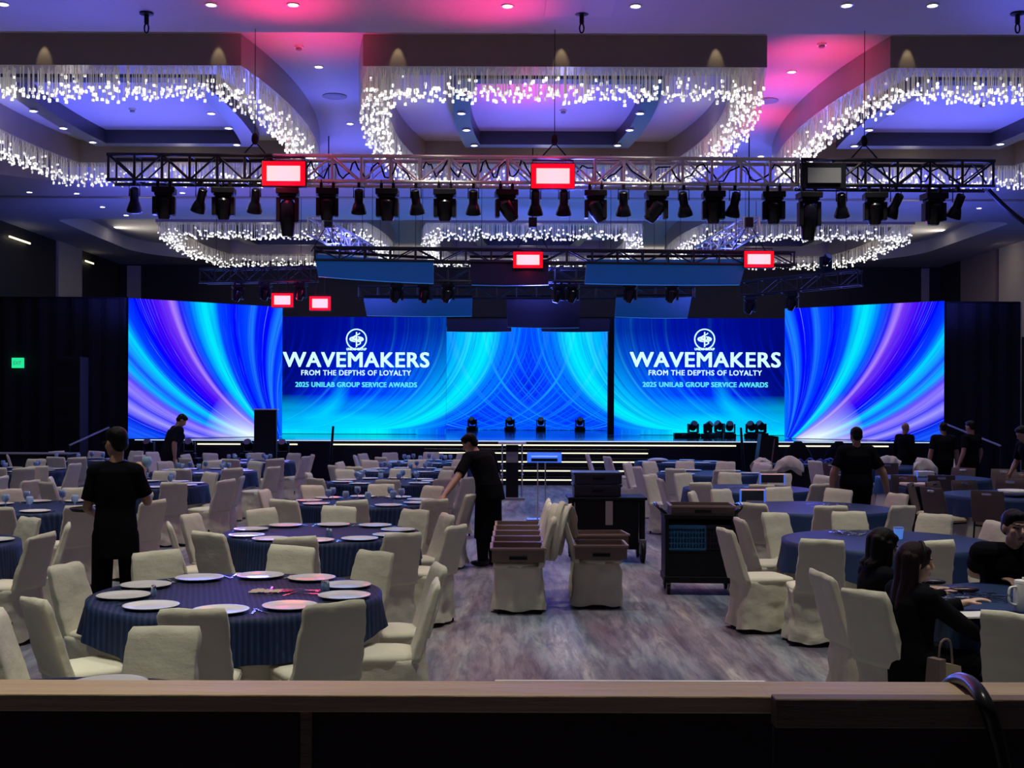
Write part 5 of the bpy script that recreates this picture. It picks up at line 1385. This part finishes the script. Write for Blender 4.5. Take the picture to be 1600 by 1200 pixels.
# black monitor kiosk
kp = PY(415, 680, 26.5)
ki = thing('display_kiosk', 'tall black display kiosk before the left wing screen', 'kiosk', (kp.x, 26.5, 0))
MB().box((0, 0, .93), (.50, .12, 1.80)).build('cabinet', M_black, ki, bevel=.01); MB().box((0, -.062, 1.05), (.42, .006, 1.3)).build('screen_face', M_blackg, ki)
MB().box((0, 0, .02), (.60, .40, .04)).build('base', M_black, ki); MB().box((0, -.02, 1.845), (.56, .18, .025)).build('top_cap', M_white, ki)
# floor moving heads
def floor_head():
    t = thing('moving_head_light', 'x', 'stage light')
    MB().box((0, 0, .06), (.34, .28, .12)).build('base', M_black, t, bevel=.015)
    y = MB(); y.box((0, 0, .14), (.24, .12, .05))
    for s in (-1, 1): y.box((s*.14, 0, .26), (.035, .12, .26))
    y.build('yoke', M_black, t, bevel=.01)
    M_ = Matrix.Translation((0, 0, .32)) @ Matrix.Rotation(.9, 4, 'X')
    hd_ = MB().lathe([(.05, -.13), (.10, -.09), (.115, 0), (.10, .12), (.095, .14)], 16, M=M_).build('head', M_blackg, t, smooth='auto')
    MB().lathe([(.085, .141), (.08, .146)], 16, M=M_).build('lens', M_grey, hd_)
    return t
FH = Proto(floor_head())
p = PY(1290, 427, 28.48); FH.put(p, .5, 'black moving head light standing on the right rear truss', 'lights in the rear rig')
cr_ = thing('flight_case', 'x', 'case'); MB().box((0, 0, .31), (.56, .5, .62)).build('case_body', M_black, cr_, bevel=.01)
MB().box((0, -.255, .45), (.56, .01, .025)).build('edge_trim', M_grey, cr_); FC = Proto(cr_)
for i, (px, py) in enumerate(((232, 691), (295, 692), (388, 693), (442, 691))):
    p = PY(px, 690, 29.3)
    FC.put((p.x, 29.3, 0), 0, 'black case under a moving head before the left wing, ' + nth(i, 4), 'black cases before the stage')
    FH.put((p.x, 29.3, .622), random.uniform(-.3, .3), 'black moving head light before the left wing screen, ' + nth(i, 4), 'moving heads before the left wing')
for i, px in enumerate((738, 797, 845, 906)):
    p = PY(px, 668, 41.0); o = FH.put((p.x, 41.0, ST), random.uniform(-.3, .3), 'black moving head light on the deck before centre screen, ' + nth(i, 4), 'moving heads in the recess'); o.scale = (1.0,)*3
for i, (px, Y) in enumerate(((1083, 33.4), (1106, 33.2), (1124, 34.2), (1140, 33.2), (1174, 33.4), (1189, 34.0))):
    p = PY(px, 668, Y); FH.put((p.x, Y, ST), random.uniform(-1, 1), 'black moving head light clustered on the right of the stage, ' + nth(i, 6), 'moving heads right on stage')
for (px, Y, lb) in ((1067, 33.0, 'low black cable case left of the light cluster on stage'),):
    p = PY(px, 680, Y); t = thing('cable_case', lb, 'case', (p.x, Y, ST)); MB().box((0, 0, .07), (.5, .3, .14)).build('case_body', M_black, t, bevel=.02); MB().box((0, -.151, .1), (.12, .01, .02)).build('latch', M_grey, t)
# hand rails
def rail(label, A, B, zA, zB, grp='stage stair hand rails'):
    t = thing('hand_rail', label, 'rail', (A[0], A[1], 0), 0, grp); d = V(B[0]-A[0], B[1]-A[1], 0)
    MB().cone((0, 0, zA), tuple(d+V(0, 0, zB)), .025, .025, 8).build('top_bar', M_grey, t)
    MB().cone((0, 0, 0), (0, 0, zA), .022, .022, 8).build('post', M_black, t); MB().cone(tuple(d), tuple(d+V(0, 0, zB)), .022, .022, 8).build('post', M_black, t)
a = PY(108, 696, 27.5); b = PY(170, 668, 29.0); rail('sloping grey hand rail left of the left wing screen', (a.x, a.y), (b.x, b.y), a.z, b.z)
a = PY(1564, 697, 27.0); b = PY(1479, 663, 29.0); rail('sloping grey hand rail right of the right wing screen', (a.x, a.y), (b.x, b.y), a.z, b.z)
a = PY(119, 708, 27.4); b = PY(148, 695, 28.6)
for (px, lb, k) in ((518, 'left', 1), (1160, 'right', -1)):
    a = PY(px, 700, 29.2)
    t = thing('tilted_post', 'slim dark tilted post at the stage front, %s side' % lb, 'post', (a.x, 29.2, 0), 0, 'stage front posts')
    MB().cone((-.06*k, 0, 0), (.04*k, 0, 1.42), .04, .03, 8).build('shaft', M_black, t); MB().box((-.06*k, 0, .02), (.3, .3, .04)).build('foot', M_black, t)
# leaning dark speaker wedge, covered lights at right stage foot
p = PY(1195, 700, 27.8); t = thing('speaker_cabinet', 'black tilted speaker cabinet at right stage foot', 'speaker', (p.x, 27.8, 0))
MB().add([(-.28, -.2, 0), (.28, -.2, 0), (.28, .25, 0), (-.28, .25, 0), (-.10, -.1, 1.30), (.30, -.1, 1.24), (.30, .25, 1.24), (-.10, .25, 1.30)], [(3, 2, 1, 0), (4, 5, 6, 7), (0, 1, 5, 4), (1, 2, 6, 5), (2, 3, 7, 6), (3, 0, 4, 7)]).build('cabinet', M_black, t)
MB().add([(.02, -.20, .05), (.06, -.20, .05), (.22, -.112, 1.2), (.19, -.112, 1.2)], [(0, 1, 2, 3)]).build('edge_strip', M_boxb, t)
for (px, lb) in ((1247, 'left'), (1311, 'right')):
    p = PY(px, 700, 26.6); t = thing('covered_stage_light', 'large black covered stage light before the right wing, %s one' % lb, 'stage light', (p.x, 26.6, 0), 0, 'covered stage lights')
    rs = []
    for k in range(12):
        s = k/11; r = .36*(1-s**2.4*.80)
        rs.append([Vector((r*math.cos(a)*(1+.05*math.sin(5*a)), r*.8*math.sin(a), .55+.62*s)) for a in [2*PI*i/28 for i in range(28)]])
    MB().rings(rs).build('cover', M_cloth, t, smooth=True); MB().box((0, 0, .28), (.8, .55, .56)).build('case', M_black, t, bevel=.02)
# tables with gear
t = thing('gear_table', 'low dark table with blue-lit cables before the right wing screen', 'table', (PY(1282, 716, 24.6).x, 24.6, 0))
MB().box((0, 0, .74), (1.9, .6, .04)).build('tabletop', M_navyp, t); MB().box((0, 0, .36), (1.8, .5, .70)).build('skirt', M_black, t)
for i, px in enumerate((1258, 1290, 1300)):
    p = PY(px, 708, 24.5)
    tag(MB().tube(smooth_pts([V(p.x-.22, 24.5, .775), V(p.x-.12, 24.45, .86), V(p.x, 24.55, .79), V(p.x+.1, 24.5, .88), V(p.x+.22, 24.45, .775)], 5), .018, 8).build('cable', mat('blue_cable', (.08, .13, .6), .4), smooth=True), 'blue-lit cable coil on the dark gear table, ' + nth(i, 3), 'cable', 'cables on the gear table')
# left background: speaker stack and dark tables
for (px, py0, Y, d, lb, cat, nm) in ((112, 565, 29.2, (.62, .6, 3.2), 'tall dark speaker column standing before the left black drape', 'speaker', 'speaker_column'),):
    p = PY(px, 650, Y); t = thing(nm, lb, cat, (p.x, Y, 0)); MB().box((0, 0, 1.55), d[:2] + (3.1,)).build('cabinet', M_drape, t, bevel=.01)
    for k in range(4): MB().box((0, -.305, .5+.72*k), (.54, .01, .62)).build('grille', M_black, t)
p = PZ(35, 708, .9); t = thing('buffet_table', 'dark draped side table far left with a pale top edge', 'table', (p.x, p.y, 0))
MB().box((0, 0, .895), (2.2, .7, .02)).build('tabletop', M_grey, t); MB().box((0, 0, .44), (2.1, .6, .88)).build('skirt', M_drape, t)
p = PZ(62, 712, .84); t = thing('serving_table', 'small table with a mauve cloth top in the rear far left', 'table', (p.x, p.y, 0))
MB().box((0, 0, .42), (.85, .5, .84)).build('cloth_cover', M_wallm, t, bevel=.02); MB().box((0, 0, .02), (.7, .4, .03)).build('foot', M_black, t)

# ================================================================ THINGS ON THE RIGHT TABLES
zt = .7585
def put_at(px, py): p = PZ(px, py, zt); return p
p = put_at(1404, 842); t = thing('cup', 'pale blue lit plastic cup on the second table right of aisle', 'cup', p)
MB().lathe([(.034, 0), (.046, .10), (.044, .10), (.032, .006)], 20, cap1=False).build('wall', mat('blue_white_cup', (.35, .55, .95), .3, emit=(.10, .30, 1.0), es=.5), t, smooth='auto'); MB().lathe([(.047, .098), (.047, .108), (.043, .108)], 20, cap0=False, cap1=False).build('rim', M_white, t)  # bluish light on the cup put into its emission
p = put_at(1600, 955); t = thing('pitcher', 'white lidded pitcher at the right edge on the work table', 'pitcher', p)
MB().lathe([(.055, 0), (.062, .01), (.060, .12), (.056, .17), (.05, .175)], 24).build('vessel', M_white, t, smooth='auto'); MB().lathe([(.057, .172), (.054, .186), (.012, .190), (.012, .204)], 20).build('lid', M_white, t, smooth='auto')
MB().tube(smooth_pts([V(-.055, -.02, .15), V(-.10, -.03, .14), V(-.10, -.03, .06), V(-.058, -.02, .04)], 5), .008, 8).build('handle', M_white, t, smooth=True)
p = put_at(1518, 962); t = thing('notebook', 'open white notebook at the near left edge of the work table', 'notebook', p, R_(8))
MB().box((-.0, 0, .005), (.34, .17, .010)).build('pages', M_white, t); MB().box((0, 0, .0008), (.35, .18, .0016)).build('cover', M_grey, t)
p = put_at(1506, 926); t = thing('pouch', 'dark red-brown pouch lying on the work table', 'pouch', p, R_(-6)); MB().ell((0, 0, .022), (.10, .055, .022), 20, 8).build('bag', mat('dark_leather', (.035, .012, .02), .35), t, smooth=True); MB().tube([V(-.085, -.02, .034), V(0, -.03, .043), V(.085, -.02, .034)], .003, 5).build('zip', M_chrome, t)
p = put_at(1456, 914); t = thing('glasses_case', 'long dark rounded case on the far side of the work table', 'case', p, R_(-10)); MB().ell((0, 0, .022), (.095, .035, .022), 20, 8).build('shell', mat('dark_case', (.03, .02, .03), .35), t, smooth=True); MB().tube([V(-.09, 0, .022), V(0, -.035, .022), V(.09, 0, .022)], .002, 5).build('seam', M_grey, t)
p = put_at(1462, 928); tag(MB().box((0, 0, .003), (.12, .09, .004)).build('paper_sheet', M_white, loc=p), 'small white paper sheet beside the dark cases on the work table', 'paper')
p = put_at(1490, 934); tag(MB().box((0, 0, .002), (.20, .05, .003), rot=.2).build('paper_strip', M_white, loc=p), 'white paper strip under the forearm on the work table', 'paper')
# handbag and dark chair pad by the near woman
t = thing('tote_bag', 'brown and cream tote bag hanging by the near seated person', 'bag', PY(1476, 1080, 6.25), R_(30))
MB().add([(-.10, -.05, -.12), (.10, -.05, -.12), (.10, .05, -.12), (-.10, .05, -.12), (-.085, -.035, .17), (.085, -.035, .13), (.085, .035, .13), (-.085, .035, .17)], [(3, 2, 1, 0), (0, 1, 5, 4), (1, 2, 6, 5), (2, 3, 7, 6), (3, 0, 4, 7), (4, 5, 6, 7)]).build('bag_body', M_tan, t)
MB().add([(-.105, -.055, -.12), (-.055, -.055, -.12), (-.04, -.04, .18), (-.088, -.04, .18), (-.105, .055, -.12), (-.055, .055, -.12), (-.04, .04, .18), (-.088, .04, .18)], [(0, 1, 2, 3), (4, 7, 6, 5), (0, 3, 7, 4), (1, 5, 6, 2), (3, 2, 6, 7)]).build('side_flap', M_boxb, t)
MB().tube(smooth_pts([V(-.05, 0, .15), V(-.03, 0, .26), V(.04, 0, .26), V(.06, 0, .13)], 4), .006, 6).build('strap', M_boxb, t)
t['label'] = 'brown and cream tote bag beside the near seated person'
# white bowls on far right table
p = PZ(1588, 776, zt); t = thing('serving_bowl', 'wide white oval bowl on the nearest far right table', 'bowl', p); MB().lathe([(.10, 0), (.20, .03), (.24, .09), (.235, .09), (.19, .035), (.02, .012)], 28, cap1=True).build('bowl_shell', M_white, t, smooth=True); MB().lathe([(.09, -.0), (.09, .008)], 20).build('foot_ring', M_white, t)
p = PZ(1444, 745, zt); t = thing('serving_dish', 'white rectangular dish with blue-lit edge, middle far right table', 'dish', p); MB().box((0, 0, .05), (.30, .20, .10)).build('dish_body', M_white, t, bevel=.015); MB().box((-.155, -.09, .05), (.012, .02, .11)).build('lit_edge', M_signb, t)  # blue light on the dish edge put in as a glowing strip
for (px, py, k, col_, lb) in ((1176, 785, 'D3', M_signb, 'third table right of aisle'), (1207, 757, 'D4', M_signb, 'fourth table right of aisle')):
    p = PZ(px, py, zt); t = thing('table_sign', 'small clear table sign with blue-lit edges, ' + lb, 'sign', p, 0, 'table signs'); w_ = 38*p.y/F/2
    MB().box((0, 0, .09), (2*w_-.03, .008, .13)).build('clear_sheet', mat('smoky_acrylic', (.10, .12, .10), .15), t)
    for s in (-1, 1): MB().box((s*w_, 0, .08), (.020, .014, .16)).build('lit_side', col_, t)  # light caught by the sign edges put in as emission, top too
    MB().box((0, 0, .160), (2*w_, .014, .016)).build('lit_top', mat('pink_lit_edge', (.8, .5, .5), .3, emit=(.9, .45, .45), es=.6), t)
for (px, py, k) in ((1003+15, 722, 'D6'), (1040, 721, 'D6')):
    pass
p = PZ(1028, 722, zt); tag(MB().ell((0, 0, .04), (.22, .14, .05), 20, 8).build('folded_napkin_pile', M_plate, smooth=True, loc=p), 'white folded napkin pile on the rear table right of aisle', 'napkins')

# chair covers thrown over chair backs in the rear right
def thrown_cover(label, px, py, Y, seed, w_=.52, h_=.46, m=M_cream2):
    p = PY(px, py, Y); n = 20; mb = MB(); vs = []
    for j in range(n+1):
        for i in range(n+1):
            u = (i/n-.5)*2; v = j/n
            s = (v-.45)*2.0
            y = .10*math.tanh(s*3) ; z = -.0 - abs(s)**1.5*h_*.62 + .05*noise.noise(V(u*2+seed, v*4, 1)) - .10*u*u
            vs.append((u*w_/2*(1+.15*math.sin(v*7+seed)), y + .05*noise.noise(V(u*3, v*3, seed)), z))
    mb.add(vs, [(j*(n+1)+i, j*(n+1)+i+1, (j+1)*(n+1)+i+1, (j+1)*(n+1)+i) for j in range(n) for i in range(n)])
    o = mb.build('loose_chair_cover', m, smooth=True, loc=p); sl = o.modifiers.new('thickness', 'SOLIDIFY'); sl.thickness = .012
    tag(o, label, 'cloth', 'loose chair covers thrown over chairs')
thrown_cover('crumpled cream cover thrown over a chair beside the gear table', 1232, 713, 24.2, 1.0, .52, .42)
thrown_cover('cream cover hanging over a chair left of the bald person', 1389, 712, 24.0, 4.0, .46, .38)
thrown_cover('cream cover thrown over a chair right of the bald person', 1443, 716, 23.0, 7.0, .42, .42)
thrown_cover('cream cover folded over a chair back near the speaker cabinet', 1191, 715, 23.8, 9.0, .40, .26)
# black stack of chair pads left of the pink chair
p = PZ(1256, 755, .3); t = thing('stacked_cushions', 'black and pink folded things piled between right tables', 'pile', (p.x+.0, 18.6, 0))
MB().box((0, 0, .36), (.48, .4, .72)).build('dark_pile', M_black, t, bevel=.03); MB().box((0, 0, .745), (.46, .38, .05)).build('pink_top', M_pink, t, bevel=.02)
